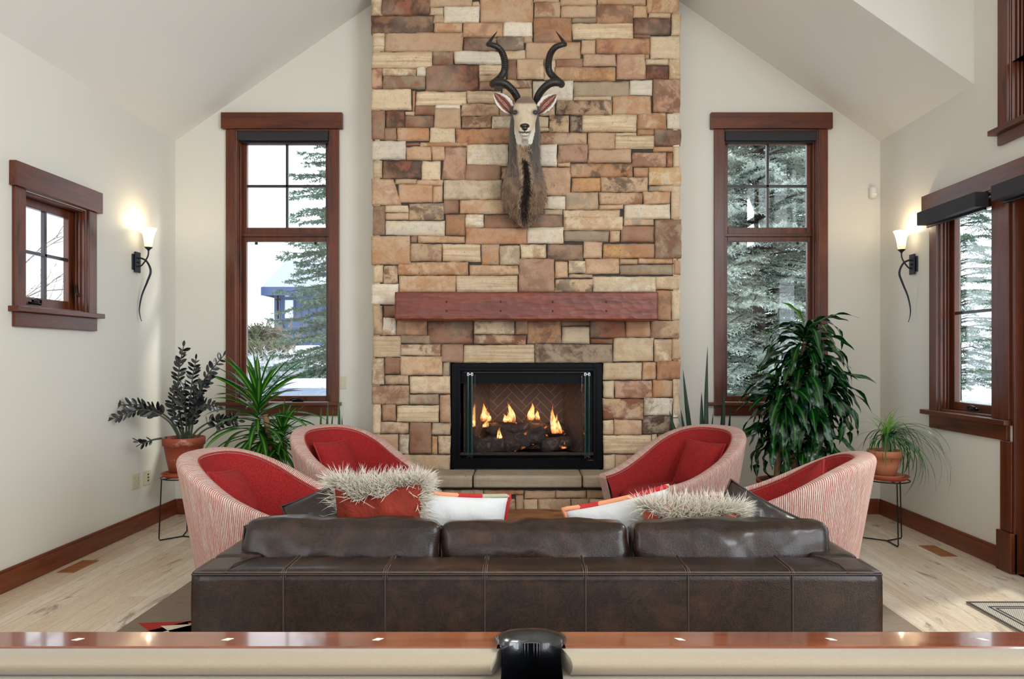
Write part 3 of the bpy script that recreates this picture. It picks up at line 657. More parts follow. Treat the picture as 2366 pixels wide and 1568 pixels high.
HS = "TB 380 1397 588 1440;OB 590 1397 795 1419;TC 590 1422 650 1470;TP 798 1400 958 1442;T 960 1400 1115 1438;TO 1118 1398 1300 1440;TB 652 1445 752 1500;T 755 1422 793 1500;T 795 1445 865 1515;PT 868 1442 1035 1519;T 1038 1442 1130 1519;C 1133 1444 1300 1519;T 652 1503 793 1540;BT 795 1519 1000 1570;T 1003 1522 1300 1570;T 380 1443 588 1500;CT 400 1503 650 1570;T 652 1543 793 1570;C 100 1397 377 1460;TB 100 1463 377 1570;TO 1303 1398 1520 1480;C 1303 1483 1520 1570;T 100 1573 400 1640;B 403 1573 700 1640;TO 703 1573 980 1640;C 983 1573 1240 1640;T 1243 1573 1520 1640"
L2 = []; s5 = (YH+.05)/F
for it in HS.split(';'):
    p = it.split(); x0, y0, x1, y1 = (float(v) for v in p[1:]); k += 1
    X = lambda x: max(XF0+.05, min(XF1-.05, (850+x/2.208-VX)*s5)); Z = lambda y: max(.002, CH-(500+y/2.208-VY)*s5)
    L2.append((p[0], [(X(x0), Z(y1)), (X(x1), Z(y1)), (X(x1), Z(y0)), (X(x0), Z(y0))], k))
stones_mesh('plinth_stonework', L2, YH+.05, fp)
mb = MB(); mb.box(XF0+.06, XF1-.06, YH+.072, YS+.02, 0, ZHT-.1); mb.build('plinth_core', m_mortar, fp)

# mantel beam
m_beam = NT('hewn_beam_wood')
def _beam(m):
    v = m.coord(scale=(.8, 9, 9)); g = m.noise(v, 2.4, 6, .6, 1)
    c = m.ramp(g, [(.25, lin((84, 30, 14))), (.75, lin((142, 62, 34)))])
    m.P(Base_Color=c, Roughness=.4, Coat_Weight=.2, Coat_Roughness=.25)
    vo = m.node('ShaderNodeTexVoronoi', {'Vector': m.coord(scale=(1, 1, 1.6)), 'Scale': 13.0}, feature='F1').outputs[0]
    m.bump(m.math('ADD', m.math('MULTIPLY', vo, 1.2), m.math('MULTIPLY', m.noise(m.coord(scale=(.6, 8, 14)), 4, 5), .5)), .55, .012)
_beam(m_beam)
YM = 5.62; sm = YM/F; mx0, mx1 = (911.5-VX)*sm, (1521.5-VX)*sm; mz0, mz1 = CH-(739.5-VY)*sm, CH-(673.5-VY)*sm
mt = thing('mantel_beam', 'hewn reddish-brown timber mantel beam fixed to the stone chimney', 'mantel', ((mx0+mx1)/2, (YM+YS)/2, mz0))
mb = MB(); soft_box(mb, (mx1-mx0)/2, (YS-.014-YM)/2, (mz1-mz0)/2, .007, n=(120, 8, 14), nz=.0016, ns=22, loc=((mx0+mx1)/2, (YM+YS-.014)/2, (mz0+mz1)/2))
mb.build('beam', m_beam.mat, mt)
mb = MB()
for q in (1032, 1157, 1277, 1401):
    for zz in (697, 718): mb.sphere(at(q, zz, YM+.001), .010, .004, .010, 8, 6)
mb.build('peg', plain('peg_wood', (62, 22, 14), .5), mt)

# ---------------------------------------------------------------- firebox insert
ins = thing('fireplace_insert', 'black metal gas fireplace insert with folded glass doors and herringbone firebrick', 'fireplace insert', ((OX0+OX1)/2, YS, OZ0))
Z6 = lambda y: CH-(820+y/5.4075-VY)*SS
X6 = lambda x: (1020+x/5.4075-VX)*SS
m_bk = NT('black_enamel'); m_bk.P(Base_Color=lin((6, 7, 10)), Roughness=.4, **{'Specular_IOR_Level': .12}); m_bk = m_bk.mat
mb = MB(); y0, y1 = YS+.012, YS+.11
a0, a1, b0, b1 = OX0+.004, OX1-.004, OZ0+.002, OZ1-.002
i0, i1, k0, k1 = X6(235), X6(1895), Z6(1290), Z6(200)
for q in ((a0, i0, b0, b1), (i1, a1, b0, b1), (i0, i1, b0, k0), (i0, i1, k1, b1)): mb.box(q[0], q[1], y0, y1, q[2], q[3])
mb.build('surround', m_bk, ins, .003)
mb = MB()
for q in ((a0+.05, a1-.05, k1+.026, k1+.034), (a0+.05, a1-.05, b0+.058, b0+.064)): mb.box(q[0], q[1], y0-.006, y0+.002, q[2], q[3])
for q in ((a0+.046, a0+.052), (a1-.052, a1-.046)): mb.box(q[0], q[1], y0-.006, y0+.002, b0+.058, k1+.034)
mb.build('frame_bead', m_bk, ins, .002)
# firebox liner: back wall and canted sides with herringbone brick
yo, ybk = YS+.10, YS+.50; bxl, bxr = lerp(i0, i1, .2), lerp(i0, i1, .80); fz0, fz1 = k0+.01, k1-.0
m_br = NT('firebrick'); 
m_br.P(Base_Color=m_br.mix(m_br.noise(m_br.coord(), 6, 4), lin((74, 58, 50)), lin((104, 84, 74))), Roughness=.85); m_jt = plain('firebrick_joint', (160, 140, 118), .9)
def clip(poly, x0, x1, y0, y1):
    for ax, lim, sg in ((0, x0, 1), (0, x1, -1), (1, y0, 1), (1, y1, -1)):
        out = []
        for i in range(len(poly)):
            p, q = poly[i-1], poly[i]; dp, dq = (p[ax]-lim)*sg, (q[ax]-lim)*sg
            if (dp >= 0) != (dq >= 0):
                t = dp/(dp-dq); out.append((p[0]+(q[0]-p[0])*t, p[1]+(q[1]-p[1])*t))
            if dq >= 0: out.append(q)
        poly = out
        if not poly: return []
    return poly
def herring(mb, o, ux, w, h, push):
    W_, Lb = .062, .186; g = .0022; c = math.cos(PI/4); R = 8
    for i in range(-24, 24):
        for j in range(-24, 24):
            for ori in (0, 1):
                # herringbone lattice of 3:1 bricks
                x = (i*W_+j*(Lb)); y = (i*W_-j*Lb) if False else i*W_
                x = i*W_+j*2*Lb/2; 
                if ori == 0: r = (i*W_+j*2*Lb, i*W_, i*W_+j*2*Lb+Lb, i*W_+W_)
                else: r = (i*W_+j*2*Lb-W_+Lb+W_, i*W_+W_-Lb+0, i*W_+j*2*Lb+Lb+W_, i*W_+W_)
                q = [(r[0]+g, r[1]+g), (r[2]-g, r[1]+g), (r[2]-g, r[3]-g), (r[0]+g, r[3]-g)]
                q = [((a-b)*c+w/2, (a+b)*c-.4) for a, b in q]; q = clip(q, 0, w, 0, h)
                if len(q) > 2:
                    mb.add([Vector(o)+Vector(ux)*a+Vector((0, 0, b))+Vector(push) for a, b in q], [tuple(range(len(q)))], 0, smooth=False)
liner = MB(); bricks = MB()
for (pa, pb) in (((i0+.02, yo), (bxl, ybk)), ((bxl, ybk), (bxr, ybk)), ((bxr, ybk), (i1-.02, yo))):
    va, vb = Vector((*pa, fz0)), Vector((*pb, fz0)); d = (vb-va); w = d.length; u = d.normalized(); nrm = Vector((u.y, -u.x, 0))
    liner.add([va, vb, vb+Vector((0, 0, fz1-fz0)), va+Vector((0, 0, fz1-fz0))], [(0, 1, 2, 3)], 0, smooth=False)
    herring(bricks, va, u, w, fz1-fz0, nrm*.003)
liner.build('brick_joints', m_jt, ins, fixn=False); bricks.build('herringbone_brick', m_br.mat, ins, fixn=False)
mb = MB(); mb.box(i0, i1, yo-.01, ybk+.02, fz0-.03, fz0+.004); mb.box(i0-.01, i1+.01, yo, ybk+.03, fz1, fz1+.02)
mb.box(i0-.03, i0, yo, ybk, fz0, fz1); mb.box(i1, i1+.03, yo, ybk, fz0, fz1); mb.box(i0-.02, i1+.02, ybk+.012, ybk+.03, fz0, fz1)
mb.box(i0, i1, yo-.03, yo-.005, Z6(360), fz1)
mb.build('firebox_shell', m_bk, ins)
# folded glass door leaves, clips, mesh curtain
m_edge = NT('glass_edge'); m_edge.P(Base_Color=(.01, .10, .09), Roughness=.15); m_edge = m_edge.mat
m_chr = plain('chrome', (200, 200, 205), .15, 1)
for px, sg in ((365, 1), (1812, -1)):
    d = MB(); gl = MB(); 
    for dx, sl in ((-24, -.5), (24, .5)):
        x = X6(px+dx); p0 = Vector((x, YS-.06, Z6(1235))); p1 = Vector((x+sl*.035, YS+.06, Z6(1235)))
        for zt in (Z6(245),):
            hgt = Vector((0, 0, zt-p0.z))
            mid = (p0+p1)/2+hgt/2; gl.obox(mid, (p1-p0)/2, Vector((.0022, .0004, 0)), hgt/2)
            d.obox(p0+hgt/2, Vector((.0035, 0, 0)), Vector((0, .0015, 0)), hgt/2)
    gl.build('door_glass', m_glass, ins); d.build('glass_edge', m_edge, ins)
    for zc, s2 in ((Z6(237), 1), (Z6(1252), -1)):
        mb = MB()
        for dx in (-24, 24):
            for e in (-9, 9): mb.box(X6(px+dx+e)-.0018, X6(px+dx+e)+.0018, YS-.066, YS-.04, zc-.013, zc+.013)
            mb.box(X6(px+dx-9), X6(px+dx+9), YS-.066, YS-.04, zc+s2*.010-.002, zc+s2*.010+.002)
        mb.box(X6(px-14), X6(px+14), YS-.064, YS-.04, zc-.002, zc+.002)
        mb.build('door_clip', m_chr, ins)
    mb = MB()
    for q in range(9):
        x = X6(px+sg*(-70+q*9)); mb.tube([(x, YS+.03+.012*(q % 2), Z6(1240)), (x, YS+.03+.012*(q % 2), Z6(250))], .0035, 5)
    mb.build('mesh_curtain', plain('mesh_steel', (46, 44, 44), .5, .5, bump=(900, .8, .002)), ins)
m_trk = plain('track_steel', (60, 52, 50), .35, .8, bump=(120, .5, .004)); mb = MB(); mb.box(i0, i1, YS-.01, YS+.04, Z6(1250), Z6(1215)); mb.build('door_track', m_trk, ins, .002); mb = MB(); mb.box(i0+.03, i1-.03, YS+.0, YS+.012, Z6(222), Z6(208)); mb.build('top_track', m_trk, ins, .002)
mb = MB(); mb.box(X6(1832), X6(1900), YS+.008, YS+.012, Z6(1318), Z6(1311)); mb.build('badge', m_chr, ins)
# logs and flames
m_log = NT('charred_log')
def _log(m):
    v = m.coord(); n = m.noise(v, 14, 7, .7, 1.0)
    c = m.ramp(n, [(.3, lin((18, 14, 13))), (.55, lin((66, 54, 50))), (.75, lin((128, 112, 104)))])
    e = m.noise(m.coord(loc=(3, 1, 2)), 9, 4, .6, .6)
    m.P(Base_Color=c, Roughness=.9, Emission_Color=m.ramp(e, [(.6, (.9, .10, .01)), (.72, (1, .45, .12))]), Emission_Strength=m.ramp(e, [(.60, 0.0), (.70, 1.0)]))
    m.bump(n, .9, .02)
_log(m_log)
def log(label, a, b, r0, r1, sd):
    a, b = Vector(a), Vector(b); t = (b-a).normalized(); s = t.orthogonal().normalized(); u = t.cross(s)
    P = []; n = 20; m = 26
    for i in range(m+1):
        f = i/m; c = a.lerp(b, f); r = lerp(r0, r1, f)*(1 if 0 < i < m else .55)
        P.append([c+(s*math.cos(2*PI*k/n)+u*math.sin(2*PI*k/n))*r*(1+.22*mn.noise(Vector((math.cos(2*PI*k/n)*1.5+sd, math.sin(2*PI*k/n)*1.5, f*6)))+.08*mn.noise(Vector((k*1.3, f*3, sd)))) for k in range(n)])
    mb = MB(); mb.grid(P, close_v=True); mb.add(P[0], [tuple(range(n))]); mb.add(P[-1], [tuple(reversed(range(n)))])
    o = mb.build('fire_log', m_log.mat); tag(o, label, 'log', 'ceramic logs in the fireplace'); return o
lz = fz0+.004; LX = lambda x: X6(x)*(YS+.22)/YS
log('charred bark log at the front left of the fireplace grate', (LX(420), YS+.20, lz+.062), (LX(880), YS+.17, lz+.085), .080, .072, 1)
log('thick charred log in the middle of the fire, angled to the right', (LX(780), YS+.15, lz+.075), (LX(1290), YS+.20, lz+.175), .076, .074, 2)
log('charred log at the front right of the fireplace grate', (LX(1240), YS+.17, lz+.06), (LX(1620), YS+.24, lz+.10), .066, .050, 3)
log('dark log lying across the back of the fire', (LX(600), YS+.34, lz+.20), (LX(1560), YS+.33, lz+.19), .062, .056, 4)
log('forked charred log leaning over the left front log', (LX(560), YS+.28, lz+.22), (LX(980), YS+.13, lz+.10), .044, .050, 5)
m_fl = NT('flame')
def _fl(m):
    uv = m.node('ShaderNodeSeparateXYZ', {0: m.node('ShaderNodeUVMap').outputs[0]}); h = uv.outputs[1]
    n = m.noise(m.coord(scale=(1, 1, .45)), 26, 4, .6, .8)
    em = m.node('ShaderNodeEmission', {'Color': m.ramp(h, [(0, (1, .22, .03)), (.3, (1, .62, .26)), (.65, (1, .42, .10)), (1, (.9, .12, .01))]), 'Strength': m.ramp(m.math('MULTIPLY', n, 1.0), [(.3, .4), (.62, 1.0)])})
    em.inputs['Strength'].default_value = 2
    st = m.math('MULTIPLY', m.ramp(n, [(.35, .25), (.62, 1.0)]), 2.4); m.set(em, 'Strength', st)
    tr = m.node('ShaderNodeBsdfTransparent'); lw = m.node('ShaderNodeLayerWeight', {'Blend': .35}).outputs[1]
    al = m.math('MULTIPLY', m.math('SUBTRACT', 1.0, lw), m.ramp(h, [(0, .35), (.2, .9), (.7, .7), (1, .05)]))
    al = m.math('MULTIPLY', al, m.ramp(n, [(.40, .05), (.56, 1.0)]))
    mx = m.node('ShaderNodeMixShader', {0: al, 1: tr.outputs[0], 2: em.outputs[0]}); m.t.links.new(mx.outputs[0], m.out.inputs[0])
_fl(m_fl)
def flame(label, x, zb, zt, w, yy, sd, lean=0):
    rr = random.Random(sd); mb = MB(); H = zt-zb
    for tng in range(4):
        ox = rr.uniform(-.5, .5)*w; hh = H*(1 if tng == 0 else rr.uniform(.4, .8)); ww = w*(.42 if tng == 0 else rr.uniform(.2, .32)); ph = rr.uniform(0, 6)
        P = []; uv = []; m = 20; n = 12
        for i in range(m+1):
            f = i/m; r = ww*(math.sin(PI*min(1, f*1.0+.12)**.75))*(1-f)**.35+.0004
            cx = x+ox*(1-f*.5)+lean*f*H+.14*w*math.sin(f*7+ph)*f; cy = yy+ox*.2+.08*w*math.cos(f*6+ph)
            P.append([Vector((cx+r*math.cos(2*PI*k/n), cy+.45*r*math.sin(2*PI*k/n), zb+hh*f)) for k in range(n)]); uv.append([(k/n, f) for k in range(n)])
        mb.grid(P, 0, uv, close_v=True)
    o = mb.build('flame', m_fl.mat); tag(o, label, 'flame', 'flames in the fireplace')
flame('flame at the far left of the fire', LX(560), Z6(860), Z6(575), .075, YS+.24, 1)
flame('small flame licking low on the left log', LX(545), Z6(930), Z6(790), .05, YS+.19, 6, .2)
flame('tallest flame, left of centre in the fire', LX(850), Z6(870), Z6(560), .075, YS+.22, 2, -.15)
flame('flame right of centre above the back log', LX(1150), Z6(850), Z6(590), .085, YS+.28, 3)
flame('flame at the right end of the fire', LX(1440), Z6(1020), Z6(600), .08, YS+.24, 4, -.1)
flame('low broad flame under the left front log', LX(740), Z6(1120), Z6(880), .06, YS+.15, 7, 0)
flame('low flame under the middle log', LX(1085), Z6(1150), Z6(1010), .07, YS+.15, 8, 0)
for x, e in ((640, .7), (1200, .9)):
    l = bpy.data.lights.new('fire_glow', 'POINT'); l.energy = e; l.color = (1, .42, .14); l.shadow_soft_size = .06
    o = bpy.data.objects.new('fire_glow', l); C.collection.objects.link(o); o.location = (LX(x), YS+.30, lz+.26)
# ---------------------------------------------------------------- rugs
m_rug = NT('wool_rug'); m_rug.P(Base_Color=m_rug.mix(m_rug.noise(m_rug.coord(scale=(1, 5, 1)), 9, 5, .7), lin((112, 98, 84)), lin((152, 136, 118))), Roughness=.95)
m_rug.bump(m_rug.noise(m_rug.coord(), 300, 2), .4, .004)
rc = [plain('rug_'+n, c, .95, bump=(300, .4, .004), var=.12, vs=30) for n, c in (('red', (172, 40, 36)), ('cream', (222, 214, 196)), ('orange', (204, 132, 84)), ('black', (38, 32, 34)))]
rr_ = thing('area_rug', 'grey-brown wool area rug with red, cream and orange angular motifs under the sofa', 'rug', (0, 3.5, 0))
mb = MB(); mb.box(-2.05, 2.02, 1.75, 5.35, .0008, .012); mb.build('pile', m_rug.mat, rr_, .004)
mb = MB()
def rp(pts, mi, z): mb.add([(x, y, z) for x, y in pts], [tuple(range(len(pts)))], mi, smooth=False)
for sx in (1,):
    for oy, sy in ((3.5, 1), (3.5, -1)):
        def Q(pts): return [(sx*x, oy+sy*(y-3.5)) for x, y in pts]
        rp(Q([(-2.0, 3.40), (-1.62, 3.74), (-1.62, 3.93), (-1.78, 3.93), (-1.55, 4.12), (-.9, 4.12), (-.9, 3.3)]), 0, .0126)
        rp(Q([(-1.86, 3.44), (-1.52, 3.74), (-1.52, 3.86), (-1.0, 3.86), (-1.0, 3.3)]), 1, .0129)
        rp(Q([(-1.74, 3.40), (-1.42, 3.70), (-1.0, 3.70), (-1.0, 3.3)]), 2, .0132)
        rp(Q([(-1.68, 3.96), (-1.2, 3.96), (-1.3, 4.03), (-1.6, 4.03)]), 1, .0129); rp(Q([(-1.60, 3.90), (-1.1, 3.90), (-1.1, 3.945), (-1.63, 3.945)]), 3, .0129)
        rp(Q([(-.7, 4.4), (-.2, 4.9), (.3, 4.4), (-.2, 3.9)]), 0, .0126); rp(Q([(-.5, 4.4), (-.2, 4.7), (.1, 4.4), (-.2, 4.1)]), 2, .0129)
mb.build('motif', rc, rr_, fixn=False)
dm = NT('woven_doormat'); _u = dm.coord(rot=(0, 0, .7)); _w = dm.node('ShaderNodeTexWave', {'Vector': _u, 'Scale': 40.0, 'Distortion': .6}).outputs[1]
dm.P(Base_Color=dm.mix(_w, lin((150, 142, 130)), lin((196, 190, 178))), Roughness=.9); dm.bump(_w, .5, .004)
mt2 = thing('doormat', 'grey woven mat with dark border lines in front of the patio door', 'doormat', (2.8, 3.4, 0))
mb = MB(); mb.box(2.51, 3.10, 2.75, 3.92, .0008, .009); mb.build('woven_field', dm.mat, mt2, .002)
mb = MB()
for ins_, w in ((0.0, .014), (.075, .008), (.10, .006)):
    a, b, c, d = 2.51+ins_, 3.10-ins_, 2.75+ins_, 3.92-ins_
    for q in ((a, b, c, c+w), (a, b, d-w, d), (a, a+w, c+w, d-w), (b-w, b, c+w, d-w)): mb.box(*q, .0088, .0115)
mb.build('border_stripe', plain('mat_border', (60, 54, 50), .9), mt2)

# ---------------------------------------------------------------- leather sofa
def leather():
    m = NT('distressed_leather'); v = m.coord()
    n = m.noise(v, 5.5, 8, .72, .8); c = m.ramp(n, [(.3, lin((12, 6, 3))), (.52, lin((32, 18, 11))), (.72, lin((66, 42, 28)))])
    vein = m.noise(m.coord(loc=(2, 5, 1)), 15, 8, .8, 1.5)
    c = m.mix(m.ramp(vein, [(.46, 0.0), (.5, .16), (.54, 0.0)]), c, lin((100, 72, 54)))
    m.P(Base_Color=c, Roughness=m.ramp(n, [(.3, .30), (.7, .38)]), Coat_Weight=.42, Coat_Roughness=.22, **{'Specular_IOR_Level': .2})
    m.bump(m.math('ADD', m.noise(v, 170, 3, .6), m.math('MULTIPLY', m.noise(v, 9, 6, .6), 1.4)), .32, .009); return m.mat
m_lea = leather(); m_thr = plain('stitch_thread', (128, 104, 84), .7); m_seam = plain('leather_seam', (52, 36, 30), .5)
SX0, SX1, SY0, SY1, SZ = -1.146, 1.2455, 2.378, 3.22, .66
SC = (SX0+SX1)/2
sofa = thing('leather_sofa', 'long dark brown leather sofa seen from behind, facing the fireplace', 'sofa', (SC, 2.8, 0))
def rbox(name, x0, x1, y0, y1, z0, z1, r, n, par, bulge=(0, 0, 0), nz=.002, seed=0, m=m_lea):
    mb = MB(); soft_box(mb, (x1-x0)/2, (y1-y0)/2, (z1-z0)/2, r, bulge, n, nz, 5, seed=seed, loc=((x0+x1)/2, (y0+y1)/2, (z0+z1)/2)); return mb.build(name, m, par)
rbox('back', SX0+.002, SX1-.002, SY0, SY0+.185, .06, SZ, .014, (60, 8, 16), sofa, (0, .003, .006), .0025, 1)
rbox('arm', SX0, SX0+.17, SY0+.186, SY1, .06, SZ, .016, (8, 24, 16), sofa, (.004, 0, .006), .002, 2)
rbox('arm', SX1-.17, SX1, SY0+.186, SY1, .06, SZ, .016, (8, 24, 16), sofa, (.004, 0, .006), .002, 3)
rbox('base', SX0+.172, SX1-.172, SY0+.188, SY1-.03, .06, .26, .015, (30, 14, 6), sofa)
for i in range(3):
    w = (SX1-SX0-.344)/3; x = SX0+.172+w*i
    rbox('seat_cushion', x+.003, x+w-.003, SY0+.30, SY1+.01, .262, .44, .05, (16, 14, 8), sofa, (0, 0, .02), .004, i+4)
for x in (SX0+.08, SX1-.08):
    for y in (SY0+.08, SY1-.08):
        mb = MB(); mb.box(x-.03, x+.03, y-.03, y+.03, .0125, .06); mb.build('leg', plain('dark_leg', (30, 20, 16), .4), sofa, .003)
# welt seams over the back
mb = MB(); th = MB()
for px in (655, 890, 1120, 1353, 1590, 1831):
    x = (px-VX)*SY0/F; sg = 0.0
    mb.tube([(x, SY0-.002, .07), (x, SY0-.002, SZ-.02), (x, SY0+.004, SZ-.002), (x, SY0+.02, SZ+.0055), (x+sg, SY0+.17, SZ+.005), (x, SY0+.186, SZ-.03)], .0035, 6)
    for dx in (-.007, .007): th.tube([(x+dx, SY0-.0015, SZ-.02), (x+dx, SY0+.004, SZ-.001), (x+dx, SY0+.02, SZ+.0045), (x+dx, SY0+.17, SZ+.004)], .0009, 4)
mb.tube([(SX0+.01, SY0-.0015, SZ-.010), (SX1-.01, SY0-.0015, SZ-.010)], .003, 6); th.tube([(SX0+.02, SY0-.0015, SZ-.002), (SX1-.02, SY0-.0015, SZ-.002)], .0012, 4)
for s_, x in ((1, SX0), (-1, SX1)):
    mb.tube([(x+s_*.125, SY0+.001, SZ-.004), (x+s_*.132, SY0+.06, SZ+.007), (x+s_*.15, SY0+.12, SZ+.007), (x+s_*.175, SY0+.172, SZ+.005)], .003, 6)
mb.build('welt_seam', m_seam, sofa); th.build('stitching', m_thr, sofa)
# loose back cushions (parts of the sofa)
def back_cushion(px0, px1, seed, ztop, tilt=.0):
    Yc = 2.70; x0, x1 = (px0-VX)*2.64/F, (px1-VX)*2.64/F; w = x1-x0; h = .36; rot = Matrix.Rotation(-.16, 3, 'X') @ Matrix.Rotation(tilt, 3, 'Y')
    loc = ((x0+x1)/2, Yc, ztop-h/2-.006)
    mb = MB(); soft_box(mb, w/2, .085, h/2, .035, (.0, .035, .016), (64, 14, 30), .013, 7.5, seed=seed, rot=rot, loc=loc)
    o = mb.build('back_cushion', m_lea, sofa)
    mb = MB(); n = 60; hx, hy, hz = w/2-.004, .060, h/2-.022
    for sy in (-1, 1):
        P = [Vector((lerp(-hx, hx, i/n), sy*(hy+.012*(1-(2*i/n-1)**4)), hz+.006*mn.noise(Vector((i*.12, seed, sy))))) for i in range(n+1)]
        P = [Vector((-hx-.001, sy*hy, -hz*.8)), Vector((-hx-.001, sy*hy, hz*.6))]+P+[Vector((hx+.001, sy*hy, hz*.6)), Vector((hx+.001, sy*hy, -hz*.8))]
        mb.tube([rot @ p+Vector(loc) for p in P], .0046, 5)
    mb.build('cushion_seam', m_seam, o)
back_cushion(555, 1013, 1, .762, .012); back_cushion(1018, 1454, 2, .752, 0); back_cushion(1464, 1921, 3, .757, -.01)

# ---------------------------------------------------------------- throw pillows
def pillow_pt(u, v, w, h, t, seed, side, pinch=.10, wr=.012):
    e = max(abs(u), abs(v)); x = u*w/2*(1-pinch*(1-abs(v)**2.2)*abs(u)**3*.9); z = v*h/2*(1-pinch*(1-abs(u)**2.2)*abs(v)**3*.9)
    f = ((1-abs(u)**2.6)*(1-abs(v)**2.6))**.55
    n = mn.noise(Vector((u*2.2+seed*5, v*2.2, side)))+.5*mn.noise(Vector((u*5+seed*3, v*5, side+4)))
    return Vector((x, side*(t/2*f+wr*n*f**.4*(f > 0))-.0*side, z))
def pillow(name, label, mats, loc, w, h, t, rot, seed, seam=None, back_mi=0, pinch=.10, wr=.012, mi_front=0, seamr=.004, group=None):
    """local x = width, y = thickness (minus = towards the camera), z = height"""
    r = thing(name, label, 'pillow', loc, 0, group); R = Matrix.Rotation(rot[2], 3, 'Z') @ Matrix.Rotation(rot[1], 3, 'Y') @ Matrix.Rotation(rot[0], 3, 'X')
    mb = MB(); n = 28
    for side, mi in ((-1, back_mi), (1, mi_front)):
        P = [[R @ pillow_pt(2*i/n-1, 2*j/n-1, w, h, t, seed, side, pinch, wr)+Vector(loc) for j in range(n+1)] for i in range(n+1)]
        uv = [[(i/n, j/n) for j in range(n+1)] for i in range(n+1)]
        mb.grid(P, mi, uv)
    mb.build('cover', mats, r, weld=True)
    if seam:
        B = [pillow_pt(u, v, w, h, t, seed, 1, pinch, 0) for u, v in [(2*i/n-1, -1) for i in range(n)]+[(1, 2*i/n-1) for i in range(n)]+[(1-2*i/n, 1) for i in range(n)]+[(-1, 1-2*i/n) for i in range(n+1)]]
        mb = MB(); mb.tube([R @ p+Vector(loc) for p in B], seamr, 8, cap=False); mb.build('piping', seam, r)
    return r, R
pl1, _ = pillow('leather_pillow', 'brown leather pillow leaning on the left arm of the sofa', m_lea, (-.83, 3.04, .640), .34, .38, .17, (-.25, -.43, .12), 1, m_seam, pinch=.06, wr=.015)
pl2, _ = pillow('leather_pillow', 'brown leather pillow leaning on the right arm of the sofa', m_lea, (.982, 3.02, .585), .37, .42, .15, (-.2, .50, -.12), 2, m_seam, pinch=.06, wr=.012)
velvet = NT('rust_velvet'); _n = velvet.noise(velvet.coord(scale=(1, 1, 1)), 5, 5, .6, 1.5)
velvet.P(Base_Color=velvet.mix(_n, lin((96, 20, 7)), lin((160, 50, 22))), Roughness=.85, Sheen_Weight=.0, Sheen_Roughness=.4, Sheen_Tint=lin((230, 120, 70))); velvet.bump(_n, .7, .03)
velvet2 = NT('orange_velvet'); _n = velvet2.noise(velvet2.coord(), 6, 5)
velvet2.P(Base_Color=velvet2.mix(_n, lin((168, 64, 34)), lin((206, 102, 62))), Roughness=.8, Sheen_Weight=.3); velvet2.bump(_n, .5, .02)
linen = NT('white_linen'); _n = linen.noise(linen.coord(), 6, 5, .6, .8); linen.P(Base_Color=lin((206, 205, 203)), Roughness=.9); linen.bump(_n, .5, .02)
def embro():
    m = NT('embroidered_print'); v = m.coord(scale=(1, 1, 1)); w = m.node('ShaderNodeTexVoronoi', {'Vector': v, 'Scale': 9.0}, feature='F1'); s = m.node('ShaderNodeSeparateColor', {0: w.outputs[1]}).outputs[0]
    m.P(Base_Color=m.ramp(s, [(0, lin((178, 40, 40))), (.42, lin((190, 52, 44))), (.45, lin((228, 150, 110))), (.66, lin((232, 226, 212))), (.85, lin((170, 164, 140)))], 'CONSTANT'), Roughness=.9)
    m.bump(m.noise(v, 120, 3), .5, .004); return m.mat
m_emb = embro(); m_redp = plain('red_piping', (168, 44, 40), .8)
pw1, _ = pillow('white_pillow', 'white pillow with red patterned front beside the rust velvet pillow', [linen.mat, m_emb], (-.30, 3.02, .62), .46, .40, .15, (.24, .07, .06), 5, m_emb, 0, .07, .012, 1, .010)
pw2, _ = pillow('white_pillow', 'white pillow with red patterned front tilted up, right of the coffee table', [linen.mat, m_emb], (.45, 3.03, .60), .46, .40, .15, (.24, -.24, -.10), 7, m_emb, 0, .07, .012, 1, .011)
m_fur = NT('mongolian_fur'); _g = m_fur.node('ShaderNodeUVMap').outputs[0]; _y = m_fur.node('ShaderNodeSeparateXYZ', {0: _g}); 
m_fur.P(Base_Color=m_fur.mix(_y.outputs[1], m_fur.mix(_y.outputs[0], lin((176, 152, 122)), lin((222, 208, 184))), lin((244, 238, 224))), Roughness=.6, Sheen_Weight=.3); m_fur = m_fur.mat
def fur(mb, roots, length, rnd, curl=.4, thick=.0032):
    """roots: list of (point, direction); each lock a thin curved three-sided taper"""
    for p, d in roots:
        d = (Vector(d)+Vector((rnd.gauss(0, .35), rnd.gauss(0, .35), rnd.gauss(0, .30)))).normalized(); L = length*rnd.uniform(.45, 1.15)
        bend = Vector((rnd.gauss(0, 1), rnd.gauss(0, 1), rnd.gauss(0, .6)-.35))*curl; pts = []; q = Vector(p)
        for i in range(5): pts.append(q.copy()); q += (d+bend*(i/4)).normalized()*L/4
        s0 = d.orthogonal().normalized(); s1 = d.cross(s0); w = thick*rnd.uniform(.6, 1.3); hue = rnd.random()
        G = [[pt+(s0*math.cos(a)+s1*math.sin(a))*w*(1-i/4.02)**.8 for a in (0, 2.09, 4.19)] for i, pt in enumerate(pts)]
        mb.grid(G, 0, [[(hue, i/4)]*3 for i in range(5)], close_v=True)
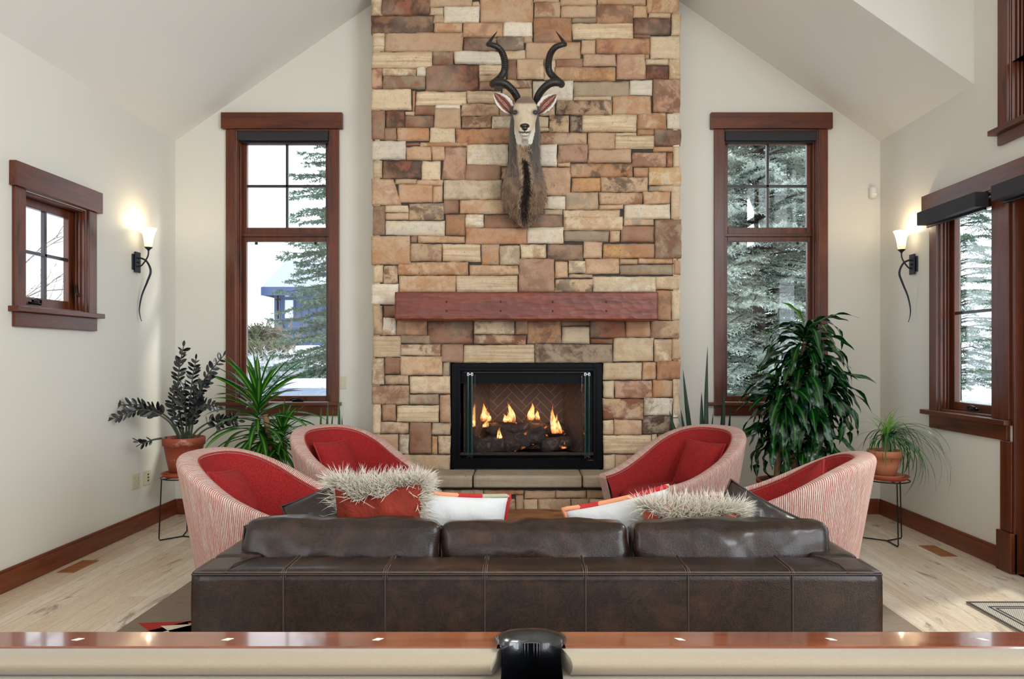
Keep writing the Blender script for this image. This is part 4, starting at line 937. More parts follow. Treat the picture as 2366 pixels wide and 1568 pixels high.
def fur_pillow(label, loc, w, h, t, rot, seed, vel, nroots, top_band, side_band, mats_extra=None):
    r, R = pillow('fur_pillow', label, vel, loc, w, h, t, rot, seed, None, 0, .05, .016)
    rnd = random.Random(seed); roots = []
    for _ in range(nroots):
        k_ = rnd.random()
        if k_ < .62:      # over the front face and curling over the top edge
            u = rnd.uniform(-1, 1); v = rnd.uniform(.45, 1.0); side = 1; 
            if rnd.random() < .5: side = -1; v = 1-rnd.random()*top_band*max(.25, 1.15-1.3*abs(u+.25)+.25*math.sin(u*9))
        elif k_ < .86: u = 1-abs(rnd.gauss(0, .06)); v = rnd.uniform(-.9, 1); side = rnd.choice((1, 1, -1))
        elif k_ < .865: u = -1+abs(rnd.gauss(0, .03)); v = rnd.uniform(-.6, 1); side = 1
        else: u, v, side = rnd.uniform(-1, 1), rnd.uniform(-1, 1), 1
        p = pillow_pt(u, v, w, h, t, seed, side, .05, .016); q = pillow_pt(u, v, w, h, t, seed, -side, .05, .016)
        nrm = Vector((u*abs(u)**3*(1.3 if abs(u) > .9 else .4), side*.55, (v**3)*.9 if v > 0 else 0)).normalized()
        roots.append((R @ p+Vector(loc), R @ nrm))
    mb = MB(); fur(mb, roots, .086, rnd, .36, .0026); mb.build('fur', m_fur, r, fixn=False)
fur_pillow('rust velvet pillow edged with shaggy cream fur, left side of the sofa', (-.605, 2.955, .665), .38, .42, .13, (.14, -.01, .02), 11, velvet.mat, 3800, .30, .1)
fur_pillow('orange velvet pillow mostly under shaggy cream fur, right side of the sofa', (.70, 2.935, .600), .40, .36, .13, (.25, .03, -.03), 12, velvet2.mat, 3600, .42, .1)

# ---------------------------------------------------------------- barrel chairs
def stripe_fabric():
    m = NT('corded_pink_fabric'); s = m.node('ShaderNodeSeparateXYZ', {0: m.node('ShaderNodeUVMap').outputs[0]}); u, z = s.outputs[0], s.outputs[1]
    w = m.math('SINE', m.math('MULTIPLY', u, 2*PI/.0105)); n = m.noise(m.coord(scale=(1, 1, .35)), 130, 4, .7); w01 = m.math('MULTIPLY_ADD', w, .5, .5)
    f = m.math('ADD', m.math('MULTIPLY', w01, .55), m.math('MULTIPLY', n, .6))
    rnd = m.noise(m.node('ShaderNodeCombineXYZ', {0: m.math('MULTIPLY', u, 70.0), 1: m.math('MULTIPLY', z, 5.0)}).outputs[0], 1.0, 4, .7)
    dark = m.mix(m.ramp(rnd, [(.40, 0.0), (.6, 1.0)]), lin((158, 78, 70)), lin((132, 104, 86)))
    c = m.mix(m.ramp(f, [(.32, 0.0), (.66, 1.0)]), dark, m.mix(m.ramp(rnd, [(.4, 0.0), (.65, 1.0)]), lin((222, 176, 166)), lin((238, 220, 208))))
    m.P(Base_Color=c, Roughness=.95); m.bump(f, .7, .006); return m.mat
m_cord = stripe_fabric()
def red_fab():
    m = NT('red_boucle'); v = m.coord(); n = m.noise(v, 190, 3, .7); c = m.mix(m.ramp(n, [(.3, 0.0), (.62, 1.0)]), lin((98, 11, 13)), lin((178, 37, 34)))
    m.P(Base_Color=c, Roughness=.95); m.bump(n, .6, .005); return m.mat
m_red = red_fab(); m_redpip = plain('red_edge_cord', (176, 52, 46), .9, bump=(300, .4, .003))
CH_R, CH_E, CH_HB, CH_HA = .455, .55, .885, .565
def plan(s):
    """s in -1..1 round the horseshoe (0 = middle of the back); gives position, outward normal and backness in chair space (front = +x)"""
    arc = PI/2*CH_R; tot = arc+CH_E; d = abs(s)*tot; sg = 1 if s >= 0 else -1
    if d <= arc: a = d/CH_R; p = (-CH_R*math.cos(a), CH_R*math.sin(a)*sg); nrm = (-math.cos(a), math.sin(a)*sg)
    else:
        e = d-arc; inw = .16*(e/CH_E)**2*CH_E; p = (e, (CH_R-inw)*sg); t = .32*(e/CH_E); nrm = (t*.9, sg*1.0); l = math.hypot(*nrm); nrm = (nrm[0]/l, nrm[1]/l)
    return p, nrm, (p[0]+CH_R)/(CH_R+CH_E), d*sg
def rim_h(x): return CH_HA+(CH_HB-CH_HA)*(.5+.5*math.cos(PI*min(1, max(0, x))**.78))
def chair_proto():
    r = thing('barrel_chair', '', 'armchair'); n = 72; S = [-1+2*i/n for i in range(n+1)]
    mb = MB(); P = []; UV = []; inner = []
    for s in S:
        p, nr, bk, d = plan(s); h = rim_h(bk); row = []; uv = []
        k_ = lambda z: .70+.30*(z/CH_HB)**1.05
        m = 14
        for j in range(m+1):
            z = .075+(h-.03-.075)*j/m; row.append(Vector((p[0]*k_(z)+.02*(1-k_(z)), p[1]*k_(z), z))); uv.append((d, z))
        t = .058+.045*(1-bk); o = row[-1].copy(); nv = Vector((nr[0], nr[1], 0))
        L = h
        for a in (25, 50, 75, 90):
            a = math.radians(a); L += .01; row.append(o+Vector((0, 0, .03*math.sin(a)))-nv*(.02*(1-math.cos(a)))); uv.append((d, L))
        for q in (.25, .5, .75, 1): row.append(o+Vector((0, 0, .03+.004*math.sin(q*PI)-.012*q))-nv*(.02+(t-.02)*q)); uv.append((d, L+t*q))
        row.append(row[-1]-nv*.004+Vector((0, 0, -.02))); uv.append((d, L+t+.02))
        inner.append((row[-1].copy(), nv, bk, d)); P.append(row); UV.append(uv)
    mb.grid(P, 0, UV)
    for e, sgn in ((0, 1), (-1, -1)):     # front ends of the arms
        row = P[e]; c = row[-1].copy(); low = [Vector((q.x, q.y-(.085 if q.y > 0 else -.085), q.z)) for q in row[:15]]
        for j in range(14): mb.add([row[j], row[j+1], low[j+1], low[j]], [(0, 1, 2, 3)], 0, [(0, row[j].z), (0, row[j+1].z), (.085, row[j+1].z), (.085, row[j].z)])
        mb.add([row[14]]+row[15:]+[low[14]], [tuple(range(len(row)-13))], 0, [(q.y, q.z) for q in [row[14]]+row[15:]+[low[14]]])
        # inner face of the arm tip is covered by the lining
    mb.build('outer_shell', m_cord, r)
    mb = MB(); P = []; m = 10
    for (q, nv, bk, d) in inner:
        row = []
        for j in range(m+1):
            f = j/m; z = lerp(q.z+.004, .33, f); row.append(Vector((q.x, q.y, 0))-nv*(.004+.035*math.sin(f*PI*.5)+.02*math.sin(f*PI))+Vector((0, 0, z)))
        P.append(row)
    mb.grid(P); mb.build('inner_lining', m_red, r)
    mb = MB(); mb.tube([q+Vector((0, 0, .012)) for q, _, _, _ in inner], .005, 6); mb.build('lining_cord', m_redpip, r)
    # seat: D-shaped cushion
    mb = MB(); ns = 48; prof = [(.0, .46), (.6, .462), (.9, .452), (1.0, .425), (1.0, .31), (.97, .29), (0, .288)]
    def seat(a):
        x, y = math.cos(a), math.sin(a); e = 3.2; k_ = (abs(x)**e+abs(y)**e)**(-1/e); return Vector((.03+x*k_*(.375 if x > 0 else .34), y*k_*.325, 0))
    mb.grid([[seat(2*PI*i/ns)*a+Vector((0, 0, z)) for a, z in prof] for i in range(ns)], close_u=True); mb.build('seat_cushion', m_red, r)
    mb = MB(); e = .66
    mb.grid([[Vector((math.cos(2*PI*i/ns)*q[0]*.31+.06, math.sin(2*PI*i/ns)*q[0]*.30, q[1])) for q in ((0, .075), (1, .075), (1.04, .2), (1.0, .29), (0, .29))] for i in range(ns)], close_u=True); mb.build('seat_frame', m_cord, r)
    mb = MB(); mb.lathe([(0, .0125), (.24, .0125), (.245, .02), (.24, .035), (.06, .045), (.05, .08), (0, .08)], (.02, 0, 0), 40); mb.build('swivel_base', m_blackmetal, r)
    return r
def copy_tree(o, parent=None):
    c = o.copy(); C.collection.objects.link(c)
    if parent is not None: c.parent = parent
    for ch in list(o.children): copy_tree(ch, c)
    return c
chair0 = chair_proto()
def red_pillow(label, loc, rz, ry, seed):
    pillow('red_pillow', label, m_red, loc, .37, .36, .14, (-.45, ry, rz), seed, m_redp, 0, .07, .008, 0, .006)
CHS = [((-1.37, 3.74), (.99, -.10), 'pink corded barrel armchair with red lining at front left, beside the sofa arm'),
       ((-1.19, 4.93), (.85, -.52), 'pink corded barrel armchair with red lining at back left, near the hearth'),
       ((1.13, 4.93), (-.85, -.52), 'pink corded barrel armchair with red lining at back right, near the hearth'),
       ((1.43, 3.78), (-.92, .39), 'pink corded barrel armchair with red lining at front right, beside the sofa arm')]
for i, ((x, y), f, lb) in enumerate(CHS):
    o = chair0 if i == 0 else copy_tree(chair0); o.location = (x, y, 0); o.rotation_euler.z = math.atan2(f[1], f[0]); o['label'] = lb; o['group'] = 'pink and red barrel armchairs'
def in_chair(i, dx, dy, z):
    (x, y), f, _ = CHS[i]; l = math.hypot(*f); f = (f[0]/l, f[1]/l); return (x+f[0]*dx-f[1]*dy, y+f[1]*dx+f[0]*dy, z)
def face(i): f = CHS[i][1]; return math.atan2(f[1], f[0])
red_pillow('red square pillow in the front left armchair', in_chair(0, -.19, .0, .615), face(0)-PI/2+PI+.1, .10, 21)
red_pillow('red square pillow in the back left armchair', in_chair(1, -.17, .0, .615), face(1)-PI/2+PI+.15, .05, 22)
red_pillow('red square pillow in the back right armchair', in_chair(2, -.15, .02, .615), face(2)-PI/2+PI, .0, 23)
red_pillow('red square pillow with one corner above the rim of the front right armchair', in_chair(3, -.12, .06, .615), face(3)-PI/2+PI, .45, 24)

# ---------------------------------------------------------------- slab coffee table
m_slabw = NT('live_edge_wood')
def _sl(m):
    v = m.coord(scale=(1.4, 4, 4), rot=(0, 0, .5)); g = m.noise(v, 3, 7, .65, 2.2); c = m.ramp(g, [(.25, lin((70, 40, 24))), (.5, lin((146, 94, 56))), (.75, lin((190, 138, 88)))])
    cr = m.noise(m.coord(scale=(1, 3, 3), rot=(0, 0, .3)), 3.2, 6, .7, 2); c = m.mix(m.ramp(cr, [(.48, 0.0), (.5, .9), (.52, 0.0)]), c, lin((36, 22, 15)))
    m.P(Base_Color=c, Roughness=.38, Coat_Weight=.3); m.bump(g, .3, .008)
_sl(m_slabw)
ct = thing('coffee_table', 'live edge wood slab coffee table between the sofa and the hearth', 'coffee table', (.02, 4.0, 0))
mb = MB(); n = 64; top_ = []; 
for i in range(n):
    a = 2*PI*i/n; r_ = 1+.12*mn.noise(Vector((math.cos(a)*1.7, math.sin(a)*1.7, 3)))+.05*mn.noise(Vector((math.cos(a)*5, math.sin(a)*5, 7))); top_.append((math.cos(a)*.62*r_, math.sin(a)*.36*r_))
rings = [[Vector((.02+x*s_, 4.0+y*s_, z)) for x, y in top_] for s_, z in ((.001, .372), (.9, .372), (.97, .385), (1.0, .41), (.985, .435), (.96, .44), (.001, .44))]
mb.grid(rings, close_v=True); mb.build('tabletop', m_slabw.mat, ct)
for sx in (-.34, .34):
    for sy in (-.18, .18):
        mb = MB(); mb.tube([(.02+sx*1.15, 4.0+sy*1.15, .0135), (.02+sx, 4.0+sy, .372)], [.016, .022], 10); mb.build('leg', m_blackmetal, ct)

# ---------------------------------------------------------------- pool table
PX, PZ, PYF = .018, .80, 1.512
m_rail = wood('polished_rail', (92, 40, 18), (150, 78, 42), 'X', .18, True, 1.0); m_railz = wood('polished_rail_y', (92, 40, 18), (150, 78, 42), 'Y', .18, True, 1.0)
m_felt = NT('tan_felt'); m_felt.P(Base_Color=m_felt.mix(m_felt.noise(m_felt.coord(), 500, 3), lin((138, 124, 102)), lin((156, 142, 120))), Roughness=.95, Sheen_Weight=.25); m_felt.bump(m_felt.noise(m_felt.coord(), 700, 2), .3, .002); m_felt = m_felt.mat
m_pock = NT('black_pocket_leather'); m_pock.P(Base_Color=lin((10, 11, 14)), Roughness=.24, Coat_Weight=.6); m_pock.bump(m_pock.noise(m_pock.coord(), 120, 4), .2, .003); m_pock = m_pock.mat
m_pearl = plain('pearl_inlay', (232, 226, 214), .2, var=.05)
pt_ = thing('pool_table', 'wooden pool table with tan felt and black leather side pocket across the foreground', 'pool table', (PX, .76, 0))
LX2, PW = 1.49, 1.512+.06           # half length, overall width
y1_, y0_ = PYF, PYF-PW
pk = .0585                            # half gap at the side pocket
def railx(x0, x1, yo, yi):           # long rail board from outer edge yo to inner edge yi
    mb = MB(); a, b = min(yo, yi), max(yo, yi); mb.box(x0, x1, a, b, PZ-.04, PZ); mb.build('rail', m_rail, pt_, .006, 3)
    return
def cushion(x0, x1, yo, s):          # s = direction to the bed (-1 = towards the camera)
    e0 = .022; prof = [(0, PZ-.001), (.03, PZ), (.048, PZ-.001), (.057, PZ-.006), (.0605, PZ-.014), (.055, PZ-.026), (.047, PZ-.036), (0, PZ-.038)]; G = []
    for f in (0, 1):
        G.append([Vector((x0+e0*(d/.0665)*1.0 if f == 0 else x1-e0*(d/.0665), yo+s*d, z)) for d, z in prof])
    mb = MB(); m = 2; mb.grid(G, close_v=True); mb.add(G[0], [tuple(range(8))]); mb.add(G[1], [tuple(range(8))]); return mb.build('cushion_rail', m_felt, pt_, .004)
yi = PYF-.0855
for (x0, x1) in ((PX-LX2+.10, PX-pk-.001), (PX+pk+.001, PX+LX2-.10)):
    railx(x0, x1, PYF, yi); cushion(x0+.02, x1-.002, yi, -1) if x1 < PX else cushion(x0+.002, x1-.02, yi, -1)
    railx(x0, x1, y0_, y0_+.0855); cushion(x0+.02, x1-.002, y0_+.0855, 1) if x1 < PX else cushion(x0+.002, x1-.02, y0_+.0855, 1)
for sx in (-1, 1):
    xo, xi = PX+sx*LX2, PX+sx*(LX2-.0855); mb = MB(); mb.box(min(xo, xi), max(xo, xi), y0_+.10, y1_-.10, PZ-.04, PZ); mb.build('rail', m_railz, pt_, .006, 3)
    mb = MB(); prof = [(0, PZ-.001), (.052, PZ-.002), (.062, PZ-.010), (.0665, PZ-.022), (.04, PZ-.038), (0, PZ-.038)]
    G = [[Vector((xi-sx*d, yy+(d*.3 if yy < .7 else -d*.3), z)) for d, z in prof] for yy in (y0_+.12, y1_-.12)]; mb.grid(G, close_v=True); mb.add(G[0], [tuple(range(6))]); mb.add(G[1], [tuple(range(6))]); mb.build('cushion_rail', m_felt, pt_, .004)
mb = MB(); bw = .06
mb.box(PX-LX2+.09, PX-pk, y0_+.09, y1_-.09, PZ-.10, PZ-.0385); mb.box(PX+pk, PX+LX2-.09, y0_+.09, y1_-.09, PZ-.10, PZ-.0385); mb.box(PX-pk, PX+pk, y0_+.224, y1_-.224, PZ-.10, PZ-.0385); mb.build('slate_bed', m_felt, pt_)
mb = MB(); mb.box(PX-LX2+.03, PX+LX2-.03, y1_-.05, y1_-.02, .52, PZ-.041); mb.box(PX-LX2+.03, PX+LX2-.03, y0_+.02, y0_+.05, .52, PZ-.041)
mb.box(PX-LX2+.02, PX-LX2+.05, y0_+.05, y1_-.05, .52, PZ-.041); mb.box(PX+LX2-.05, PX+LX2-.02, y0_+.05, y1_-.05, .52, PZ-.041); mb.build('apron', m_rail, pt_, .004)
for sx in (-1, 1):
    for yy in (y0_+.25, y1_-.25):
        mb = MB(); mb.lathe([(0, .0), (.07, .0), (.075, .05), (.05, .09), (.07, .2), (.085, .4), (.075, .5), (.09, .53), (.09, PZ-.102), (0, PZ-.102)], (PX+sx*(LX2-.3), yy, 0), 24); mb.build('leg', m_rail, pt_)
for px in (180, 526, 873, 1571, 1920.5, 2271):
    Yd = 1.467; x = (px-VX)*Yd/F; mb = MB(); s_ = -.35 if px < 1200 else .35
    mb.prism([(x-.0075-.004*(1 if px < 1200 else -1), Yd-.0045, PZ-.001), (x+.0065-.004*(1 if px < 1200 else -1), Yd-.0065, PZ-.001), (x+.0075+.004*(1 if px < 1200 else -1), Yd+.0045, PZ-.001), (x-.0065+.004*(1 if px < 1200 else -1), Yd+.0065, PZ-.001)], (0, 0, .0015))
    mb.build('diamond_inlay', m_pearl, pt_)
# side pocket: leather collar arching over the gap, with a dark throat
def pocket(cx, yo, s):
    n = 48; hw = .058
    def inner(t, r, ys):             # U-shaped path open towards the bed
        if t < .2: return Vector((cx-r, yo+s*lerp(ys, .105, t/.2), 0))
        if t > .8: return Vector((cx+r, yo+s*lerp(.105, ys, (t-.8)/.2), 0))
        a = PI*(t-.2)/.6; return Vector((cx-r*math.cos(a), yo+s*(.105-(.055)*math.sin(a)**.8), 0))
    mb = MB(); P = []
    for i in range(n+1):
        t = .17+.66*i/n; ri = inner(t, hw, .2); a = PI*i/n; k_ = math.sin(a)
        ro = Vector((cx-.0775*math.cos(a)*(1 if k_ > .25 else 1), yo+s*(.072-.076*k_**.6), 0))
        if k_ < .15: ro = ro.lerp(ri, .35)
        P.append([Vector((ro.lerp(ri, min(1, q)).x, ro.lerp(ri, min(1, q)).y, PZ+z)) for q, z in ((0, -.03), (0, .001), (.1, .007), (.3, .0115), (.55, .012), (.8, .007), (1.0, -.006), (1.0, -.05))])
    mb.grid(P); mb.build('pocket_collar', m_pock, pt_)
    mb = MB(); P = [[Vector((q.x, q.y, PZ+z)) for z in (-.006, -.06, -.14, -.2)]+[Vector((cx, yo+s*.14, PZ-.2))] for q in [inner(i/n, hw+.0005, .222) for i in range(n+1)]]
    P.append([Vector((P[0][j].x, P[0][j].y, P[0][j].z)) for j in range(5)])
    P[-1][0].z = P[0][0].z-.034; P[-2][0].z = P[-2][0].z
    mb.grid(P); mb.build('pocket_cup', m_pock, pt_)
pocket(PX, PYF+.0, -1); pocket(PX, y0_, 1)
# ---------------------------------------------------------------- outdoors
def hg(x, y):
    r = max(0, y-9); left = 1/(1+math.exp(x*.9)); h = -.25+sstep(r/13)*(lerp(.75, 1.95, left))+max(0, y-22)*.02
    if x < -4 or x > 4: h = max(h, -.25)
    return h+.07*mn.noise(Vector((x*.7, y*.7, 0)))+.03*mn.noise(Vector((x*2.6, y*2.6, 4)))
m_snow = NT('snow'); _v = m_snow.coord(); m_snow.P(Base_Color=m_snow.mix(m_snow.ramp(m_snow.noise(_v, 2.4, 7, .75), [(.56, 0.0), (.64, .8)]), lin((232, 236, 244)), lin((132, 122, 104))), Roughness=.8); m_snow.bump(m_snow.noise(_v, 4, 6), .5, .1)
mb = MB(); xs = [-45+90*i/150 for i in range(151)]; ys = [-14+84*(j/130)**1.15 for j in range(131)]
mb.grid([[Vector((x, y, hg(x, y) if not (XL-1 < x < XR+1 and YR-1 < y < YB+1) else -.28)) for y in ys] for x in xs], 0)
struct(mb.build('ground', m_snow.mat, fixn=False))
def needle_mat(name, c1, c2):
    m = NT(name); v = m.coord(); m.P(Base_Color=m.mix(m.noise(v, 3.5, 5, .7), lin(c1), lin(c2)), Roughness=.7); return m.mat
m_bark = plain('bark', (74, 60, 50), .9, bump=(20, .6, .02), var=.25)
def spruce(label, x, y, H, R, z0, nm, seed, dens=1.0, tw=.3):
    rnd = random.Random(seed); g = hg(x, y); r = thing('spruce_tree', label, 'tree', (x, y, g), 0, 'spruce trees outside the windows')
    mb = MB(); mb.tube([(x, y, g-.1), (x+.03, y, g+H*.5), (x, y, g+H)], [.12, .07, .01], 10); mb.build('trunk', m_bark, r)
    fol = MB(); br = MB(); vs, fs = fol.v, fol.f
    def spray(p, d, L, w):
        s = d.cross(Vector((0, 0, 1)))
        if s.length < .1: s = Vector((1, 0, 0))
        s.normalize(); u = s.cross(d); n = int(6+L*34); R1 = rnd.random
        V_ = fol.v; F_ = fol.f
        for i in range(n):
            t = (i+.5)/n; c = p+d*(L*t); a = R1()*6.283; rad = s*math.cos(a)+u*(math.sin(a)*.8); ll = w*(1.9-.8*t)*(.7+.6*R1()); e = c+(rad+d*.7)*ll; k = (d*.75-rad*.2)*.016
            b = len(V_); V_.append((c.x-k.x, c.y-k.y, c.z-k.z)); V_.append((c.x+k.x, c.y+k.y, c.z+k.z)); V_.append((e.x, e.y, e.z)); F_.append((b, b+1, b+2))
    lev = z0
    while lev < H-.15:
        f = (lev-z0)/(H-z0); Lm = R*(1-f)**.75; nb = max(5, int((8+2*rnd.random())*dens))
        a0 = rnd.random()*6.28
        for b in range(nb):
            a = a0+2*PI*b/nb+rnd.gauss(0, .2); L = Lm*rnd.uniform(.65, 1.12); base = Vector((x, y, g+lev+rnd.uniform(-.08, .08)))
            dr_ = Vector((math.cos(a), math.sin(a), 0)); up = .25+.3*f; q = base.copy(); n = max(3, int(L/.11)); pts = [q.copy()]; sgn = 1
            for i in range(n):
                t = i/n; d = (dr_+Vector((0, 0, up*(1-t)-.5*math.sin(t*2.6)+.30*t*t+rnd.gauss(0, .1)))).normalized(); q = q+d*(L/n); pts.append(q.copy())
                if t > .12:
                    side = d.cross(Vector((0, 0, 1))).normalized()
                    for sg in (1, -1):
                        tl = tw*(1-t*.65)*rnd.uniform(.6, 1.25)*min(1, .5+L*.5); dd = (d*.75+side*sg*.8+Vector((0, 0, rnd.uniform(-.35, .05)))).normalized()
                        spray(q, dd, tl, .034)
                        m2 = q+dd*tl*.5
                        for s2 in (1, -1):
                            d3 = (dd*.8+(dd.cross(Vector((0, 0, 1))).normalized())*s2*.7+Vector((0, 0, -.1))).normalized(); spray(m2-dd*tl*.15*s2, d3, tl*.6, .030)
            spray(q, d, .16, .028); br.tube(pts[::2]+[pts[-1]], [.016*(1-.8*i/(len(pts[::2]))) for i in range(len(pts[::2])+1)], 4, cap=False)
        lev += rnd.uniform(.13, .21)/dens
    n = len(fol.v); fol.uv = [(0, 0)]*n; fol.c = [None]*n; fol.m = [0]*len(fol.f); fol.sm = [False]*len(fol.f)
    fol.build('needles', nm, r, fixn=False); br.build('branches', m_bark, r, fixn=False)
nm1 = needle_mat('dark_green_needles', (60, 86, 68), (128, 152, 130)); nm2 = needle_mat('blue_spruce_needles', (112, 130, 118), (212, 218, 208))
spruce('green spruce right of centre in the left tall window', -2.72, 11.6, 8.4, 1.6, .75, nm1, 3)
spruce('large blue spruce filling the right tall window', 4.15, 12.2, 10.0, 2.9, .35, nm2, 4, 1.15, .42)
spruce('spruce standing behind the large blue spruce in the right window', 6.6, 15.8, 9.5, 2.3, .6, nm1, 5, .8, .4)
spruce('spruce added as a dark backdrop outside the crank window on the right wall', 10.4, 16.6, 7.5, 2.4, .6, nm1, 6, .7, .4)  # added tree, darkens the view so the crank window glass shows reflections
# neighbouring house
nh = thing('neighbor_house', 'blue-grey house with grey roof and large windows beyond the left spruce', 'house', (-5.5, 26, 2.2))
m_sid = plain('blue_board_siding', (70, 92, 132), .7); m_rf = plain('grey_roof', (150, 156, 170), .85, bump=(8, .4, .03), var=.1); m_trm = plain('blue_trim', (52, 72, 112), .6)
H_ = lambda px, py, Y: at(px, py, Y)
mb = MB(); a = H_(638, 764, 26); b = H_(638, 664, 26); mb.box(a.x, 2.0, 26, 32, 1.2, b.z); mb.build('wall', m_sid, nh)
mb = MB()
for i in range(30): mb.box(H_(694, 0, 26).x+i*.28, H_(694, 0, 26).x+i*.28+.05, 25.96, 26, a.z, b.z)
mb.box(a.x-.05, a.x+.28, 25.93, 26, a.z, b.z); mb.box(a.x-.05, 2, 25.92, 26, a.z-.1, a.z+.1); mb.box(a.x, H_(694, 0, 26).x, 25.94, 26, b.z-2.12, b.z-1.9); mb.build('trim_boards', m_trm, nh)
e0 = H_(604, 664, 25.2); rd = H_(660, 598, 28.5)
mb = MB(); mb.prism([(e0.x, 25.2, e0.z), (3.0, 25.2, e0.z), (3.0, 28.6, rd.z), (rd.x, 28.6, rd.z)], (0, 0, -.12)); mb.prism([(e0.x, 32, e0.z), (3.0, 32, e0.z), (3.0, 28.6, rd.z), (rd.x, 28.6, rd.z)], (0, 0, -.12)); mb.prism([(e0.x, 25.2, e0.z), (rd.x, 28.6, rd.z), (e0.x, 32, e0.z)], (0, 0, -.12)); mb.build('roof', m_rf, nh)
mb = MB(); mb.box(e0.x, 3, 25.14, 25.24, e0.z-.28, e0.z+.02); mb.box(e0.x-.02, e0.x+.1, 25.2, 32, e0.z-.28, e0.z+.02); mb.build('fascia', m_trm, nh)
m_pane = plain('painted_sky_pane', (214, 222, 232), .12, .0, spec=1)  # sky reflection put into the pale pane colour
for (x0, x1, y0, y1) in ((658, 678, 668, 686), (658, 678, 693, 735), (640, 645, 668, 690), (640, 645, 694, 736)):
    p, q = H_(x0, y1, 25.93), H_(x1, y0, 25.93); mb = MB()
    for s_ in ((p.x-.05, q.x+.05, p.z-.06, p.z), (p.x-.05, q.x+.05, q.z, q.z+.06), (p.x-.05, p.x, p.z, q.z), (q.x, q.x+.05, p.z, q.z)): mb.box(s_[0], s_[1], 25.90, 25.96, s_[2], s_[3])
    f_ = mb.build('window', m_trm, nh); mb = MB(); mb.box(p.x, q.x, 25.93, 25.95, p.z, q.z); mb.build('pane', m_pane, f_)
# shrubs and brush
def bush(label, cat, name, px, Y, w, h, mat, seed, n=260, L=.5, fine=.02, up=.8, group=None):
    rnd = random.Random(seed); x = (px-VX)*Y/F; g = hg(x, Y); mb = MB()
    for i in range(n):
        a = rnd.uniform(0, 6.28); rr2 = rnd.random()**.6*w; bx_ = Vector((x+math.cos(a)*rr2*.7, Y+math.sin(a)*rr2*.5, g+rnd.random()*h*.35)); d = Vector((math.cos(a)*.6*rr2/w, math.sin(a)*.4, up)).normalized()
        ll = L*rnd.uniform(.5, 1.3)*h; pts = [bx_, bx_+d*ll*.5+Vector((rnd.gauss(0, .05), 0, 0)), bx_+d*ll+Vector((rnd.gauss(0, .1), rnd.gauss(0, .1), 0))]
        mb.tube(pts, [fine, fine*.8, fine*.15], 4, cap=False)
        for q in range(4):
            s = pts[1].lerp(pts[2], rnd.random()); mb.tube([s, s+Vector((rnd.gauss(0, .16), rnd.gauss(0, .16), rnd.uniform(.02, .2)))*h*.6], [fine*.6, fine*.1], 3, cap=False)
    o = mb.build(name, mat, fixn=False); o.location = (0, 0, 0); tag(o, label, cat, group)
m_jun = needle_mat('juniper', (66, 72, 50), (120, 118, 84)); m_brush = plain('snowy_twigs', (206, 208, 214), .9, var=.15); m_twig = plain('brown_twigs', (120, 104, 92), .9)
bush('olive green juniper at the lower left of the left tall window', 'shrub', 'juniper_shrub', 590, 19, .6, .62, m_jun, 1, 420, .9, .04)
bush('low olive juniper between the left window edge and the blue house', 'shrub', 'juniper_shrub', 622, 18.4, .45, .45, m_jun, 2, 300, .9, .04)
for i, (px, Y, w, lb) in enumerate(((590, 13.5, .9, 'pale frosted sagebrush at the lower left corner of the left tall window'), (645, 14, 1.0, 'pale frosted sagebrush in the middle of the left tall window'), (700, 13.2, .8, 'pale frosted sagebrush below the spruce in the left tall window'))):
    bush(lb, 'shrub', 'frosted_sagebrush', px, Y, w, 1.0, m_brush, 10+i, 330, .8, .012, .7, 'frosted sagebrush in the snow')
def bare(label, x, y, H, seed, spread=.55):
    rnd = random.Random(seed); g = hg(x, y); mb = MB()
    def rec(p, d, L, r, k_):
        pts = [p]; q = p
        for i in range(4): d = (d+Vector((rnd.gauss(0, .13), rnd.gauss(0, .13), rnd.gauss(0, .06)))).normalized(); q = q+d*L/4; pts.append(q)
        mb.tube(pts, [r*(1-.12*i) for i in range(5)], 5, cap=False)
        if k_:
            for i in range(3): rec(pts[rnd.choice((2, 3, 4))], (d+Vector((rnd.gauss(0, spread), rnd.gauss(0, spread), rnd.gauss(.1, .3)))).normalized(), L*.68, r*.55, k_-1)
    rec(Vector((x, y, g-.05)), Vector((0, 0, 1)), H*.38, .05, 5); o = mb.build('bare_tree', m_twig, fixn=False); tag(o, label, 'tree')
bare('leafless young tree outside the small left wall window', -6.3, 7.2, 4.2, 3)
bare('leafless tree farther left outside the small left wall window', -7.6, 8.6, 4.6, 8)
bare('bare twiggy sapling in front of the blue house in the left window', -5.2, 16.5, 2.2, 5)
# low snow-capped ledge seen at the foot of the left window
sw = thing('snowy_ledge', 'snow-covered pale blue-grey ledge low in the left tall window', 'ledge', (-2.75, 8.9, hg(-2.75, 8.9)))
g = hg(-2.75, 8.9); mb = MB(); mb.box(-3.1, -2.2, 8.8, 9.15, g+.02, 1.0); mb.build('ledge_body', plain('greyblue_paint', (150, 160, 180), .7), sw, .02)
mb = MB(); soft_box(mb, .47, .2, .05, .04, (0, 0, .02), (14, 8, 4), .006, loc=(-2.65, 8.97, 1.04)); mb.build('snow_cap', m_snow.mat, sw)

